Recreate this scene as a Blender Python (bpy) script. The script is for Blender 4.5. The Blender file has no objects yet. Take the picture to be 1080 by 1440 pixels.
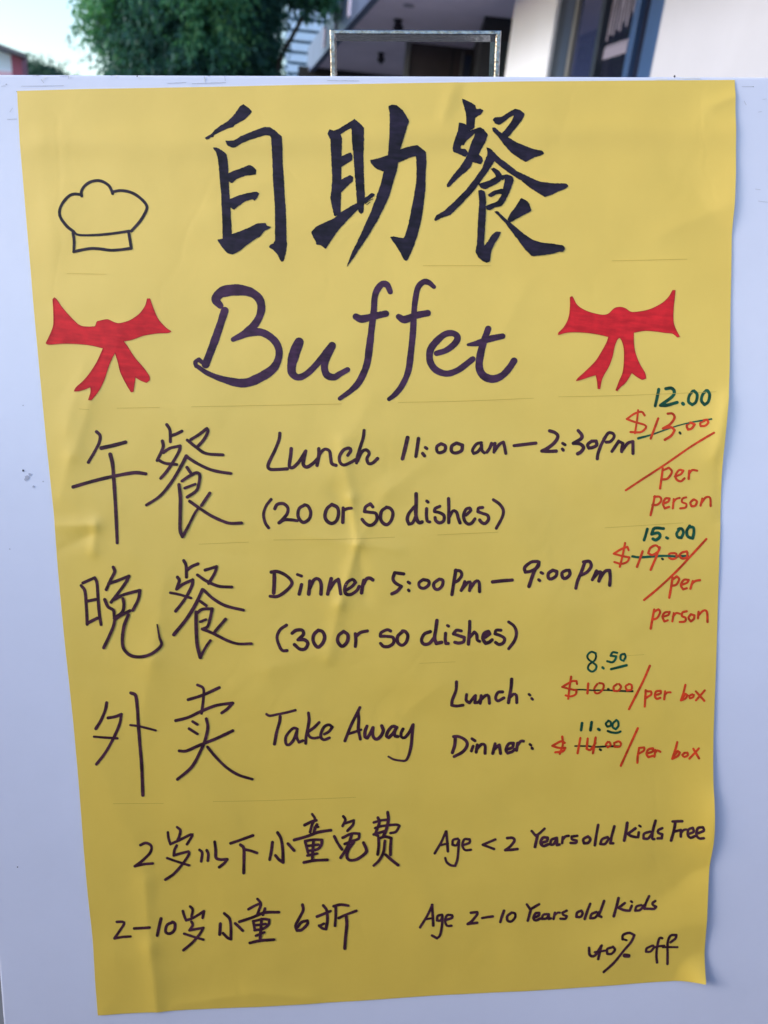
import bpy, bmesh, math, random
import numpy as np
from mathutils import Vector, Matrix
from mathutils.geometry import tessellate_polygon

random.seed(7)
rng = np.random.default_rng(7)
scene = bpy.context.scene
COL = scene.collection

# ------------------------------------------------------------------ camera
UP = Vector((281, 2650, 1080)).normalized()          # world up seen from the camera
FW = Vector((0, 0, -1)); FW = (FW - UP * FW.dot(UP)).normalized()
RT = FW.cross(UP)
ROT = Matrix((RT, FW, UP))
EYE = Vector((0, 0, 1.35))
cd = bpy.data.cameras.new('camera')
cam = bpy.data.objects.new('camera', cd); COL.objects.link(cam)
cd.sensor_fit = 'VERTICAL'; cd.sensor_height = 36; cd.sensor_width = 27; cd.lens = 27.0
cd.clip_start = 0.02; cd.clip_end = 2000
cd.dof.use_dof = True; cd.dof.focus_distance = 0.5; cd.dof.aperture_fstop = 9
cam.matrix_world = Matrix.Translation(EYE) @ ROT.to_4x4()
scene.camera = cam

# ------------------------------------------------------------------ world, sun, exposure
SUN_EL, SUN_AZ = math.radians(24), math.radians(-108)   # azimuth from +Y, clockwise: the light comes from behind the camera on the left
w = bpy.data.worlds.new('World'); scene.world = w; w.use_nodes = True
nt = w.node_tree
sky = nt.nodes.new('ShaderNodeTexSky'); sky.sky_type = 'NISHITA'; sky.sun_disc = False
sky.sun_elevation = SUN_EL; sky.sun_rotation = SUN_AZ
sky.air_density = 1.2; sky.dust_density = 1.15; sky.ozone_density = 2.5
nt.links.new(sky.outputs[0], nt.nodes['Background'].inputs[0])
nt.nodes['Background'].inputs[1].default_value = 0.15
sd = bpy.data.lights.new('sun', 'SUN'); sd.energy = 0.7; sd.angle = math.radians(20); sd.color = (1, .98, .95)
so = bpy.data.objects.new('sun', sd); COL.objects.link(so)
sdir = Vector((math.sin(SUN_AZ) * math.cos(SUN_EL), math.cos(SUN_AZ) * math.cos(SUN_EL), math.sin(SUN_EL)))
so.rotation_euler = sdir.to_track_quat('Z', 'Y').to_euler()
so.location = (-3, -3, 8)
scene.view_settings.view_transform = 'Standard'
scene.view_settings.look = 'None'
scene.view_settings.gamma = 1.0
scene.view_settings.use_curve_mapping = False
scene.view_settings.exposure = 1.13
scene.cycles.max_bounces = 8

# ------------------------------------------------------------------ helpers
def put(name, me, parent=None, loc=(0, 0, 0)):
    o = bpy.data.objects.new(name, me); COL.objects.link(o); o.location = loc
    if parent is not None: o.parent = parent
    return o

def thing(name, label, cat, loc=(0, 0, 0), group=None):
    o = put(name, None, None, loc); o.empty_display_size = .05
    o['label'] = label; o['category'] = cat
    if group: o['group'] = group
    return o

def tag(o, label, cat, group=None):
    o['label'] = label; o['category'] = cat
    if group: o['group'] = group
    return o

def mesh(name, verts, faces, mat, parent=None, smooth=False, origin=None):
    """verts in world metres; stored relative to the parent (or to origin)"""
    off = Vector(parent.location) if parent is not None else Vector(origin or (0, 0, 0))
    if parent is not None and parent.parent is not None: off = off + parent.parent.location
    me = bpy.data.meshes.new(name)
    v = np.asarray([tuple(p) for p in verts], float) - np.array(off)
    me.from_pydata(v.tolist(), [], faces)
    me.materials.append(mat)
    if smooth: me.polygons.foreach_set('use_smooth', [True] * len(me.polygons))
    me.update()
    return put(name, me, parent, (0, 0, 0) if parent is not None else off)

class Geo:
    def __init__(s): s.v = []; s.f = []
    def box(s, a, b):
        """axis-aligned box from corner a to corner b"""
        x0, y0, z0 = a; x1, y1, z1 = b
        return s.hexa([(x0,y0,z0),(x1,y0,z0),(x1,y1,z0),(x0,y1,z0),(x0,y0,z1),(x1,y0,z1),(x1,y1,z1),(x0,y1,z1)])
    def hexa(s, p):
        n = len(s.v); s.v += [tuple(q) for q in p]
        s.f += [tuple(n + i for i in q) for q in ((0,3,2,1),(4,5,6,7),(0,1,5,4),(1,2,6,5),(2,3,7,6),(3,0,4,7))]
        return s
    def bar(s, o, ax, ay, az, x0, x1, y0, y1, z0, z1):
        P = lambda x, y, z: Vector(o) + ax * x + ay * y + az * z
        return s.hexa([P(x0,y0,z0),P(x1,y0,z0),P(x1,y1,z0),P(x0,y1,z0),P(x0,y0,z1),P(x1,y0,z1),P(x1,y1,z1),P(x0,y1,z1)])
    def tube(s, pts, rad, n=8):
        base = len(s.v); pts = [Vector(p) for p in pts]
        for i, p in enumerate(pts):
            d = (pts[min(i+1, len(pts)-1)] - pts[max(i-1, 0)]).normalized()
            a = d.orthogonal().normalized(); b = d.cross(a)
            r = rad[i] if isinstance(rad, (list, tuple)) else rad
            for k in range(n):
                t = 2 * math.pi * k / n; s.v.append(tuple(p + a * (r * math.cos(t)) + b * (r * math.sin(t))))
        for i in range(len(pts) - 1):
            for k in range(n):
                s.f.append((base+i*n+k, base+i*n+(k+1) % n, base+(i+1)*n+(k+1) % n, base+(i+1)*n+k))
        s.f.append(tuple(base + k for k in range(n))[::-1]); s.f.append(tuple(base + (len(pts)-1)*n + k for k in range(n)))
        return s
    def make(s, name, mat, parent=None, smooth=False, bevel=0, origin=None):
        o = mesh(name, s.v, s.f, mat, parent, smooth, origin)
        bm = bmesh.new(); bm.from_mesh(o.data); bmesh.ops.recalc_face_normals(bm, faces=bm.faces); bm.to_mesh(o.data); bm.free()
        if bevel:
            m = o.modifiers.new('bevel', 'BEVEL'); m.width = bevel; m.segments = 3; m.limit_method = 'ANGLE'
        return o

def mat(name, col, rough=.6, metal=0, noise=0, nscale=5, col2=None, bump=0, bscale=50, spec=.5, trans=0, coat=0, sss=0):
    m = bpy.data.materials.new(name); m.use_nodes = True
    t = m.node_tree; b = t.nodes['Principled BSDF']
    b.inputs['Base Color'].default_value = (*col, 1); b.inputs['Roughness'].default_value = rough
    b.inputs['Metallic'].default_value = metal; b.inputs['Specular IOR Level'].default_value = spec
    b.inputs['Transmission Weight'].default_value = trans; b.inputs['Coat Weight'].default_value = coat
    tc = t.nodes.new('ShaderNodeTexCoord')
    if noise or col2:
        n = t.nodes.new('ShaderNodeTexNoise'); n.inputs['Scale'].default_value = nscale; n.inputs['Detail'].default_value = 6
        n.inputs['Roughness'].default_value = .65
        t.links.new(tc.outputs['Object'], n.inputs['Vector'])
        r = t.nodes.new('ShaderNodeValToRGB'); r.color_ramp.elements[0].position = .3; r.color_ramp.elements[1].position = .7
        c2 = col2 or tuple(min(1, c * (1 + noise)) for c in col); c1 = tuple(c * (1 - noise) for c in col)
        r.color_ramp.elements[0].color = (*c1, 1); r.color_ramp.elements[1].color = (*c2, 1)
        t.links.new(n.outputs['Fac'], r.inputs['Fac']); t.links.new(r.outputs['Color'], b.inputs['Base Color'])
    if bump:
        n2 = t.nodes.new('ShaderNodeTexNoise'); n2.inputs['Scale'].default_value = bscale; n2.inputs['Detail'].default_value = 5
        t.links.new(tc.outputs['Object'], n2.inputs['Vector'])
        bp = t.nodes.new('ShaderNodeBump'); bp.inputs['Strength'].default_value = bump; bp.inputs['Distance'].default_value = .001
        t.links.new(n2.outputs['Fac'], bp.inputs['Height']); t.links.new(bp.outputs['Normal'], b.inputs['Normal'])
    return m

# ------------------------------------------------------------------ the leaning sign board: its plane in the world
FOC = 1080.0
A1 = Vector((230, -8080, -1080)).normalized(); A2 = Vector((58460, 1480, -1080)).normalized()
NB = A1.cross(A2); NB = NB if NB.z > 0 else -NB
NB = (ROT @ NB).normalized()                            # board normal, towards the street
P0 = EYE + ROT @ Vector((0, 0, -1)) * .5
def ray(x, y): return ROT @ Vector((x - 540, 720 - y, -FOC))
def sheet(x, y, lift=0.0):
    """drawing units of the poster -> point on the board plane"""
    d = ray(x, y); t = (P0 - EYE).dot(NB) / d.dot(NB)
    return EYE + d * t + NB * lift
RN = np.array(ROT); NBn = np.array(NB); EYn = np.array(EYE); KB = float((P0 - EYE).dot(NB))
def sheet_np(X, Y, L):
    d = np.stack([X - 540, 720 - Y, np.full_like(X, -FOC)], -1) @ RN.T
    t = KB / (d @ NBn)
    return EYn + d * t[..., None] + NBn * L[..., None]
EX = (sheet(1080, 108) - sheet(0, 104)); EX = (EX - NB * EX.dot(NB)).normalized()
EY = NB.cross(EX).normalized(); EY = EY if EY.z > 0 else -EY

# ------------------------------------------------------------------ paper relief: creases, waves and lifted edges (metres)
CREASES = [  # x1,y1,x2,y2, width, height(mm), side (0 ridge, 1 step)
    (480, 620, 494, 700, 9, .55, 0), (494, 700, 503, 765, 6, .7, 0), (503, 765, 478, 850, 8, .8, 0), (478, 850, 462, 925, 12, .6, 0),
    (503, 765, 470, 690, 10, -.45, 0), (503, 765, 545, 690, 14, .4, 0), (545, 690, 600, 650, 16, .3, 0), (503, 765, 560, 772, 9, .3, 0), (503, 765, 515, 840, 9, -.5, 0),
    (503, 765, 440, 755, 9, .3, 0), (520, 560, 482, 640, 26, .5, 0),
    (78, 740, 135, 738, 9, .7, 0), (135, 738, 132, 775, 8, .6, 0), (84, 772, 128, 752, 8, -.5, 0), (100, 640, 84, 700, 14, .4, 0),
    (118, 520, 95, 600, 22, .5, 0), (130, 555, 105, 640, 12, .4, 0), (180, 450, 150, 520, 22, .35, 0),
    (205, 1240, 212, 1330, 14, .7, 0), (212, 1330, 222, 1420, 12, .8, 0), (190, 1180, 205, 1240, 16, .35, 0),
    (640, 112, 625, 165, 9, .45, 0), (655, 112, 650, 150, 8, -.3, 0),
    (960, 250, 1026, 330, 22, -.7, 0), (930, 330, 1022, 290, 20, .5, 0), (1000, 150, 1033, 135, 12, .6, 0),
    (870, 1265, 1000, 1215, 26, -1.3, 0), (850, 1330, 998, 1290, 30, .9, 0), (760, 1300, 880, 1262, 28, -.5, 0),
    (1020, 560, 1004, 640, 10, .8, 0), (1010, 640, 1012, 730, 8, -.5, 0), (995, 1180, 1003, 1120, 12, .7, 0),
    (230, 820, 215, 930, 16, .4, 0), (215, 930, 200, 1010, 20, .35, 0), (150, 1090, 170, 1160, 18, .3, 0),
    (380, 940, 470, 915, 18, .35, 0), (350, 1395, 440, 1402, 10, .5, 0), (250, 1412, 330, 1400, 9, .4, 0), (300, 300, 380, 250, 20, .25, 0),
    (700, 480, 740, 400, 26, .3, 0), (560, 1180, 600, 1290, 26, .35, 0), (620, 960, 560, 1010, 20, .3, 0), (880, 900, 930, 1000, 24, .3, 0),
    (780, 640, 860, 700, 24, .3, 0), (720, 1100, 800, 1200, 28, .35, 0),
]
WAV = [(random.uniform(-1, 1), random.uniform(-1, 1), random.uniform(60, 220), random.uniform(0, 6.28)) for _ in range(16)]
def relief(X, Y):
    """height of the paper over the board in metres at drawing units X, Y"""
    H = np.full(X.shape, .7)
    for a, b, L, p in WAV:
        n = math.hypot(a, b) + 1e-6
        H = H + .045 * (L / 140) * np.sin((X * a + Y * b) / n / L * 6.28 + p)
    # horizontal roll fold under the top edge, it was stored rolled up
    yf = 207 - 14 * (X - 30) / 1000.
    am = .75 + .25 * np.sin(X / 130.) * np.sin(X / 57. + 1)
    yf = yf + 4 * np.sin(X / 170.)
    H = H + am * (.8 * np.exp(-((Y - yf + 6) / 20.) ** 2) - .4 * np.exp(-((Y - yf - 22) / 26.) ** 2))
    yf2 = 320 - 30 * (X - 30) / 1000.
    H = H + .3 * np.exp(-((Y - yf2) / 30.) ** 2)
    for x1, y1, x2, y2, wd, h, _s in CREASES:
        dx, dy = x2 - x1, y2 - y1; L2 = dx * dx + dy * dy
        t = np.clip(((X - x1) * dx + (Y - y1) * dy) / L2, 0, 1)
        d = np.hypot(X - x1 - t * dx, Y - y1 - t * dy)
        H = H + h * 1.15 * np.exp(-np.abs(d / wd) ** 1.3)
    # the right edge stands off the board lower down, with a curled corner
    xr = 1033 - 46 * np.clip((Y - 115) / 1260., 0, 1.1)
    e = np.clip(1 - (xr - X) / 75., 0, 1.2)
    H = H + e ** 2 * (.3 + 2.8 * np.exp(-((Y - 1190) / 110.) ** 2) + 1.6 * np.exp(-((Y - 600) / 90.) ** 2) + 1.4 * np.exp(-((Y - 260) / 80.) ** 2))
    c = np.clip(1 - np.hypot(X - 987, Y - 1376) / 40., 0, 1)
    H = H + 5.5 * c ** 1.6
    c = np.clip(1 - np.hypot(X - 138, Y - 1427) / 34., 0, 1)
    H = H + 1.5 * c ** 1.6
    el = np.clip((X - (24 + 114 * (Y - 128) / 1300.)) / 30., 0, 1) * np.clip((Y - 112) / 25., 0, 1)
    H = np.where(H > .4, .4 + (H - .4) * (.35 + .65 * el), H)
    return (np.logaddexp(H / .12, .3 / .12) * .12) * 1e-3

# ---- the writing on the poster: every mark is a stroke (width;points) or a filled shape (P;points) on the sheet
WRITING = """
@ 280 140 6
G chinese_character | first big black brush character of the heading | K
P;375,42 400,60 420,75 450,105 420,140 385,175 345,195 310,215 290,235 250,248 190,275 130,305 125,325 100,325 85,340 65,345 50,330 80,310 100,300 130,265 180,225 240,190 290,140 330,85 345,60
P;222,350 250,355 300,350 345,320 400,295 480,262 560,235 600,238 640,265 700,320 705,400 705,500 712,620 718,700 722,800 730,900 735,1000 738,1100 738,1190 745,1215 735,1290 715,1365 695,1372 680,1350 660,1305 630,1275 590,1248 600,1228 630,1215 642,1190 642,1050 640,900 632,800 622,640 618,500 610,330 600,312 560,308 500,325 420,350 350,380 310,408 280,412 250,398 232,378
P;118,408 160,412 190,430 232,460 244,520 250,640 256,760 265,900 272,1000 280,1140 240,1180 200,1185 200,1100 195,950 188,800 178,700 170,600 160,500 145,450
P;245,625 300,600 380,572 425,552 460,570 485,598 480,635 440,643 400,643 350,660 310,680 280,712 245,690
P;255,845 330,815 400,795 490,778 510,795 490,835 470,858 450,845 390,862 330,905 295,937 260,910
P;155,1185 200,1178 275,1140 350,1115 420,1085 490,1050 560,1042 575,1070 612,1075 590,1095 550,1115 520,1158 470,1185 400,1235 340,1285 285,1312 240,1300 200,1255 170,1210
@ 420 140 5.4
G chinese_character | second big black brush character of the heading | K
P;218,268 232,230 265,242 300,230 360,192 425,150 470,190 497,220 495,330 492,450 495,560 498,650 503,740 495,800 492,860 475,873 455,858 442,790 435,690 425,560 415,420 405,330 400,220 355,245 318,272 330,298 250,310 235,300
P;240,290 330,290 328,350 325,430 325,520 325,600 323,700 320,800 318,880 270,890 255,820 240,750 250,680 255,600 250,500 245,400
P;320,435 355,420 395,402 410,430 405,465 370,485 320,518
P;320,612 350,595 390,573 415,590 410,625 380,650 320,712
P;95,1010 130,970 180,945 270,905 318,860 400,810 440,790 500,750 555,712 578,720 570,740 510,785 480,810 430,860 360,930 290,1010 240,1085 205,1138 170,1110 135,1105 130,1080 110,1050
P;540,462 600,450 675,425 760,385 830,362 900,348 965,400 970,480 962,600 960,700 945,820 930,920 900,1040 860,1150 830,1215 815,1228 795,1215 770,1160 730,1100 692,1045 720,1040 760,1050 800,1055 830,960 850,860 870,760 890,640 895,540 890,430 840,445 750,485 700,520 640,550 590,530 550,490
P;680,55 710,42 745,48 790,85 838,165 820,220 800,290 770,390 760,470 745,540 715,640 690,730 650,820 600,920 540,1020 480,1110 420,1200 365,1275 375,1240 410,1150 450,1070 500,960 550,850 590,740 620,650 645,550 675,440 685,330 690,200 690,100
1;505,795 540,770 565,758
0.8;515,803 545,782
@ 600 130 5.1429
G chinese_character | third big black brush character of the heading | K
P;252,45 300,65 350,95 360,125 385,118 410,135 395,160 350,185 345,230 345,262 320,275 300,290 270,280 285,240 285,180 275,120 260,80
P;232,220 280,232 300,285 290,330 260,375 245,395 250,410 280,410 300,440 280,470 240,450 190,430 185,405 205,330 225,280
P;300,285 340,270 385,255 410,270 442,312 420,370 395,410 375,450 400,470 408,495 390,522 360,515 330,505 320,540 290,570 240,610 200,650 165,685 145,690 145,665 190,600 240,540 280,480 300,430 320,370 350,300 290,350 260,390 250,370
P;475,200 490,185 540,180 600,140 640,122 670,130 708,160 690,200 660,240 620,290 590,325 570,330 560,315 540,300 560,280 610,215 630,170 590,190 550,225 520,240 490,228
P;470,260 490,255 520,285 550,305 590,330 650,365 710,390 770,412 835,425 848,445 820,460 780,470 745,490 712,508 670,480 610,440 560,385 510,320 475,285
P;430,400 455,405 480,430 490,455 495,490 470,530 430,590 380,660 330,725 270,790 220,840 170,890 120,905 60,935 52,920 70,890 130,855 200,790 280,710 350,620 400,550 425,480 440,440
P;455,415 485,432 520,470 580,515 650,570 740,615 820,650 920,660 1005,662 1023,680 1000,700 950,720 900,745 850,760 800,730 740,690 680,640 600,590 530,535 490,500 470,480
P;460,555 485,545 520,565 545,600 535,640 500,665 450,690 420,705 385,690 370,665 400,655 450,640 500,610 490,590
P;535,605 580,593 620,610 628,640 610,690 590,740 560,800 540,825 490,835 455,858 430,850 425,825 470,805 510,790 535,750 550,700 560,650 565,625 540,640
P;440,740 480,715 540,698 560,705 545,735 500,740 465,762 445,755
P;370,710 400,708 420,720 428,780 425,880 420,980 415,1050 412,1115 440,1080 470,1030 500,1008 535,1010 520,1050 490,1095 465,1150 455,1225 430,1235 400,1220 370,1195 350,1155 362,1100 365,1000 372,880 378,780
P;680,765 720,785 740,810 755,860 710,885 650,915 600,945 580,925 600,880 640,830
P;485,865 510,860 540,890 580,925 640,975 700,1025 760,1065 830,1088 910,1095 985,1108 998,1130 985,1155 950,1155 910,1168 850,1178 760,1187 720,1150 680,1100 620,1020 560,940 510,890
@ 60 230 5.4
G chef_hat_drawing | outline of a chef hat drawn in dark marker | N
4.2;300,240 240,235 195,258 150,315 133,370 145,420 190,480 240,520
4.2;300,250 298,215 320,175 360,145 410,132 460,140 505,170 525,205 535,232
4.2;535,218 590,208 650,215 710,240 770,290 795,335 775,390 735,450 675,515
3/4;245,525 280,545 400,545 520,535 660,515
4;235,530 243,590 240,668
4.2;240,672 300,658 370,647 440,650 520,660 600,655 675,645
4.2;655,520 665,580 675,645
@ 50 400 5.1429
G bow_drawing | red bow drawn beside the chef hat, tails drooping to the left | R
P;142,97 160,115 190,160 250,230 320,295 380,308 435,305 450,270 480,262 525,255 560,270 600,283 650,275 700,255 760,210 800,150 810,105 830,105 845,150 885,245 940,310 982,340 960,350 870,355 780,372 700,400 640,412 665,445 720,530 780,600 825,665 825,695 805,710 765,695 725,670 715,740 710,775 695,778 665,730 620,640 600,560 580,495 555,540 530,600 500,690 460,770 410,835 388,835 405,780 403,742 370,755 320,770 285,772 300,745 350,700 400,640 450,560 495,462 400,440 300,430 200,428 100,435 80,425 95,395 120,340 135,290 135,200 130,110
@ 770 400 5.1429
G bow_drawing | red bow drawn above the lunch price | R
P;175,88 185,105 210,150 260,185 330,210 400,222 440,212 480,175 520,165 560,175 600,200 660,198 740,180 820,140 870,95 900,45 918,45 915,80 905,180 905,270 920,320 950,378 935,382 900,355 850,350 780,340 700,335 620,348 620,420 630,490 660,570 700,640 708,680 680,688 640,665 605,638 590,665 560,710 520,745 500,770 490,765 515,700 540,640 550,560 550,470 535,410 518,385 500,400 480,450 465,520 440,590 400,660 385,700 375,755 360,755 355,700 345,655 300,668 250,685 205,697 215,680 270,630 340,560 380,500 420,430 438,380 380,365 300,352 200,345 130,350 75,365 75,352 120,305 150,240 160,160 160,95
@ 260 380 4
G letter | capital B of the large purple heading word | P
11;225,228 195,320 160,420 118,530
9/13/16/15/12/11/11/12/7;200,200 175,165 210,125 290,112 370,125 420,165 430,225 405,290 350,350 272,390
6/11/11/10/10/12/14/11/7/6;280,388 340,358 420,348 480,375 520,420 530,480 500,550 420,605 330,635 220,615 130,580 70,540
6;66,540 60,518 80,502 97,518
G letter | | P
14/15/12/9/9/10/11;643,405 620,460 602,530 605,580 640,603 690,580 750,520 800,460 828,425
11/10/10/9/8;828,425 800,490 785,545 800,590 840,602 870,585 915,560
@ 480 380 4
G letter | | P
8/9/9/9/9/10/10/9/6;275,122 258,85 232,78 205,105 188,150 182,230 170,330 158,430 143,530 105,620 60,672 -8,722
9/11/10/9;82,262 115,275 190,258 250,245
G letter | | P
6/9/8/8/9/9/8/6;520,95 490,70 460,68 430,100 415,170 408,240 402,350 390,470 375,570 340,650 300,700 268,725
8/11/10/9;322,262 355,278 420,255 485,242
G letter | | P
8/9/9/9/10/10/9/9/8;535,468 590,450 640,410 652,375 625,355 580,362 530,405 500,450 498,510 530,560 590,582 650,565 700,530 738,500
G letter | | P
9/10/11/11/10/9;825,330 800,400 780,480 775,550 800,595 850,612 900,595 940,555 970,510
4/9/10/8;712,420 770,410 830,388 905,372
@ 90 590 4
G chinese_character | | B
4;185,68 205,90 200,130 175,180 140,240
5;212,160 280,145 348,127
4.5;55,378 150,350 250,325 350,305 410,298 462,305
5/4.5/4;262,195 275,250 283,350 292,480 298,600 302,692
G chinese_character | | B
4;580,28 598,60 600,125
4;600,92 635,80 665,65
4;555,120 560,150 545,190 525,230
4;560,185 600,160 655,148 650,175 620,230 580,290 545,330
4;530,225 570,245 635,252
4;715,112 760,85 805,50 812,65 790,110 755,150
4;695,115 745,155 800,190 895,198
4.5/4/3.5;690,205 650,280 600,360 540,430 465,480
4;688,205 740,240 810,275 870,292 940,302
4;693,268 715,300
4;665,345 710,315 750,298 765,315 760,360 745,400 695,435
3.5;680,385 740,362
4.5/4.5/4;648,365 656,440 655,540 655,620 668,658
4/3;668,658 700,600 735,530 755,500
4;822,412 800,445 775,482
4;708,458 760,495 830,540 900,572 940,582 1000,580
@ 365 600 6
G letter | | B
4.3;172,55 165,110 130,200 95,270 72,330 90,358 150,360 235,355
G letter | | B
4.5;268,185 262,250 252,330 280,345 330,300 370,240 390,205
4.5;388,215 375,270 370,320 400,340 450,310 490,270
G letter | | B
4.5;500,185 500,240 485,325
4.2;490,300 510,230 550,190 590,205 600,260 610,310 645,325
G letter | | B
4.2;745,240 770,200 755,180 710,195 675,250 680,300 710,322 760,305 815,275
G letter | | B
4;882,30 875,90 850,170 825,250 818,305
4.2;825,290 860,215 900,195 925,225 905,270 920,310 955,305 995,268
@ 540 590 6
G digit | | B
5;198,152 180,230 155,330
G digit | | B
4.5;290,160 280,230 268,310
G colon | | B
4;348,235 360,244
4.2;325,285 340,305
G digit | | B
4.2;480,203 445,228 447,268 470,280 510,262 515,222 480,203
G digit | | B
4.5;610,198 572,222 568,265 600,282 652,262 660,215 612,198
G letter | | B
4;820,195 780,205 745,255 755,285 790,270 822,225 818,205 825,260 845,280
G letter | | B
4.2;905,200 890,240 865,275
4;875,265 905,215 935,200 930,240 925,275
4;930,265 970,210 1005,190 1015,230 1025,285
@ 715 590 6
G dash | | B
4.2;45,220 130,210 230,198
G digit | | B
4.5;345,95 390,110 415,140 390,190 330,240 280,265 340,268 400,265
G colon | | B
4;455,200 475,212
4;452,248 460,258
G digit | | B
4.5;585,92 615,130 610,160 545,200 600,205 630,235 610,270 580,288
G digit | | B
4.2;700,180 665,210 675,240 705,235 740,215 735,180 700,182
G letter | | B
4.2/4;815,145 795,180 775,220 750,290 745,330
4;800,165 840,112 880,120 885,150 855,185 820,190
G letter | | B
4;925,180 900,220 868,268
4;880,250 925,190 960,200 950,250 950,270
4;950,265 1000,200 1045,185 1045,230 1045,285
@ 360 690 6
G bracket | | B
3.8;128,72 85,130 65,200 80,270 108,312
G digit | | B
4.2;160,150 180,115 230,108 268,140 265,190 230,235 195,270 240,245 300,245 350,252
G digit | | B
4.3;410,120 365,150 355,210 380,255 410,265 450,235 462,180 440,130 410,118
G letter | | B
4.5;640,115 600,150 582,210 600,255 640,275 680,250 697,190 685,140 640,115
G letter | | B
4.5;735,145 735,200 732,265
4;738,165 770,150 805,145
G letter | | B
4.3;985,135 965,110 925,135 915,175 955,180 1010,190 1020,240 990,280 955,290 920,270 895,240
@ 540 690 6
G letter | | B
4.3;20,140 -20,170 -30,230 -10,270 25,285 60,250 75,190 55,150 20,138
G letter | | B
4.3;255,135 210,190 195,240 210,280 240,270 265,220
4.8;270,25 270,90 268,200 280,250 300,270 320,262
G letter | | B
4.2;358,150 357,210 365,255 385,262
4;360,86 370,95
G letter | | B
4.2;470,130 430,150 425,175 470,185 505,210 500,255 465,270 435,250 430,225
G letter | | B
4.3;543,65 545,130 545,200 545,268
4.2;550,220 580,170 610,180 625,230 640,270
G letter | | B
4.2;690,205 730,165 720,145 690,155 670,205 680,255 710,280 740,270 765,235
G letter | | B
4.2;830,140 795,145 790,175 830,190 870,205 880,240 850,275 820,265 805,245
G bracket | | B
4;920,75 970,110 1003,160 995,220 945,315
@ 870 530 6
G digit | | G
4.2;335,105 322,170 305,245
G digit | | G
4.5;395,100 440,95 465,120 450,165 350,240 400,240 490,215
G decimal_point | | G
4.5;536,224 542,230
G digit | | G
4;620,120 590,160 585,210 615,235 645,210 655,150 630,118
G digit | | G
4;730,115 700,150 690,200 715,235 745,210 757,150 740,115
G dollar_sign | | O
2.8;215,325 190,295 130,310 65,355 130,380 215,405 225,430 180,465 95,465
2.6;160,280 150,370 132,475
G digit | | O
3;330,350 300,430 265,520
G digit | | O
3.2;410,310 450,310 468,345 430,400 370,435 440,425 468,450 440,495 385,530
G decimal_point | | H
3.5;511,469 517,477
G digit | | O
3;600,385 570,410 580,445 610,435 635,400 600,385
G digit | | O
3;715,370 680,390 685,415 720,412 745,385 735,360 710,365
G strike_line | green line crossing out the red lunch price | G
3.5/2/1.8/2.5;160,518 280,485 450,425 600,385 770,355
G slash | | O
2.8;55,955 200,860 400,730 600,590 790,470
G letter | | O
3;368,770 358,850 345,940
3;365,790 420,765 445,800 410,855 365,865
G letter | | O
3;470,840 520,820 540,790 505,785 475,830 485,865 520,880 550,855
G letter | | O
3;590,790 585,860
3;588,815 615,785 655,790
G letter | | O
3;300,1005 285,1080 265,1165
3;295,1010 340,1010 355,1040 325,1075 280,1080
G letter | | O
3;370,1070 415,1050 425,1025 390,1025 370,1070 385,1108 420,1095
G letter | | O
2.8;460,1030 452,1108
2.8;455,1060 480,1030 510,1020
G letter | | O
2.8;565,1015 535,1025 530,1055 565,1070 560,1100 515,1108
G letter | | O
3;625,1035 600,1060 610,1090 640,1085 655,1050 630,1032
G letter | | O
3;700,1025 685,1085
3;690,1065 730,1015 765,1020 770,1088
@ 850 725 6
G digit | | G
4;358,112 345,160 330,205
G digit | | G
4.3;495,108 420,105 400,140 395,155 450,145 465,175 430,205 405,195
G decimal_point | | G
4;519,184 530,190
G digit | | G
4;625,120 605,150 615,180 645,185 662,140 645,108 620,112
G digit | | G
4;715,85 690,130 700,175 740,190 750,140 745,100 715,95
G dollar_sign | | O
2.8;200,290 190,262 140,280 75,320 150,340 205,350 190,385 140,405 80,390
2.8;170,230 150,330 125,430
G digit | | O
3.2;318,300 295,365 270,430
G digit | | O
3;460,275 430,250 385,270 365,315 400,330 450,300 462,265
3;460,270 430,350 385,455
G decimal_point | | H
3.5;482,361 488,366
G digit | | O
3;590,315 545,320 540,350 570,365 605,350 600,320
G digit | | O
3;690,300 650,310 625,335 650,360 690,350 695,310
G strike_line | dark green line crossing out the red dinner price | G
3.5/3;232,342 300,350 480,338 600,342 700,338
G slash | | O
3;855,195 750,310 600,470 450,610 330,710
G letter | | O
3.2;570,520 558,600 542,690
3;568,540 605,510 625,535 600,580 560,590
G letter | | O
3;640,585 690,565 705,540 665,540 640,585 660,620 690,610
G letter | | O
3;740,550 720,615
3;728,580 760,550 800,542
G letter | | O
3.2;415,790 400,870 386,950
3;410,810 450,788 465,810 440,860 400,875
G letter | | O
3;490,850 535,835 545,810 505,815 485,850 500,890 530,880
G letter | | O
2.8;580,820 568,890
2.8;573,850 600,820 630,825
G letter | | O
3;690,805 655,815 650,845 680,860 675,890 630,895
G letter | | O
3;725,830 705,860 725,890 750,870 755,840 725,830
G letter | | O
3;790,810 785,865
3;788,840 830,800 860,810 865,895
@ 100 770 4
G chinese_character | | B
4;58,212 80,245 88,340 92,430
4;68,198 135,168 148,200 155,300 162,380 170,432
4;92,300 140,290
4;92,425 120,410 150,395
4;240,108 248,135 225,180 200,235
4;215,200 260,185 328,158 310,195 270,250 228,305
4;192,290 210,330 240,350 245,385
4;245,290 300,262 390,238 380,290 350,350
4;295,285 300,320 290,360 245,395
4;250,400 290,375 335,352
4;250,395 240,440 215,500 185,562
4.2/4.2/4.2/4/2;325,375 300,440 290,520 300,570 340,605 400,610 460,590 510,545 500,500 488,430
G chinese_character | | B
4;635,72 648,100 650,165
4;650,128 680,105 715,90
4;600,165 610,185 595,232 630,205 685,180 680,215 640,290 590,355
3.5;560,252 610,262 675,282
4;755,125 820,105 810,140 775,200
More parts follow.
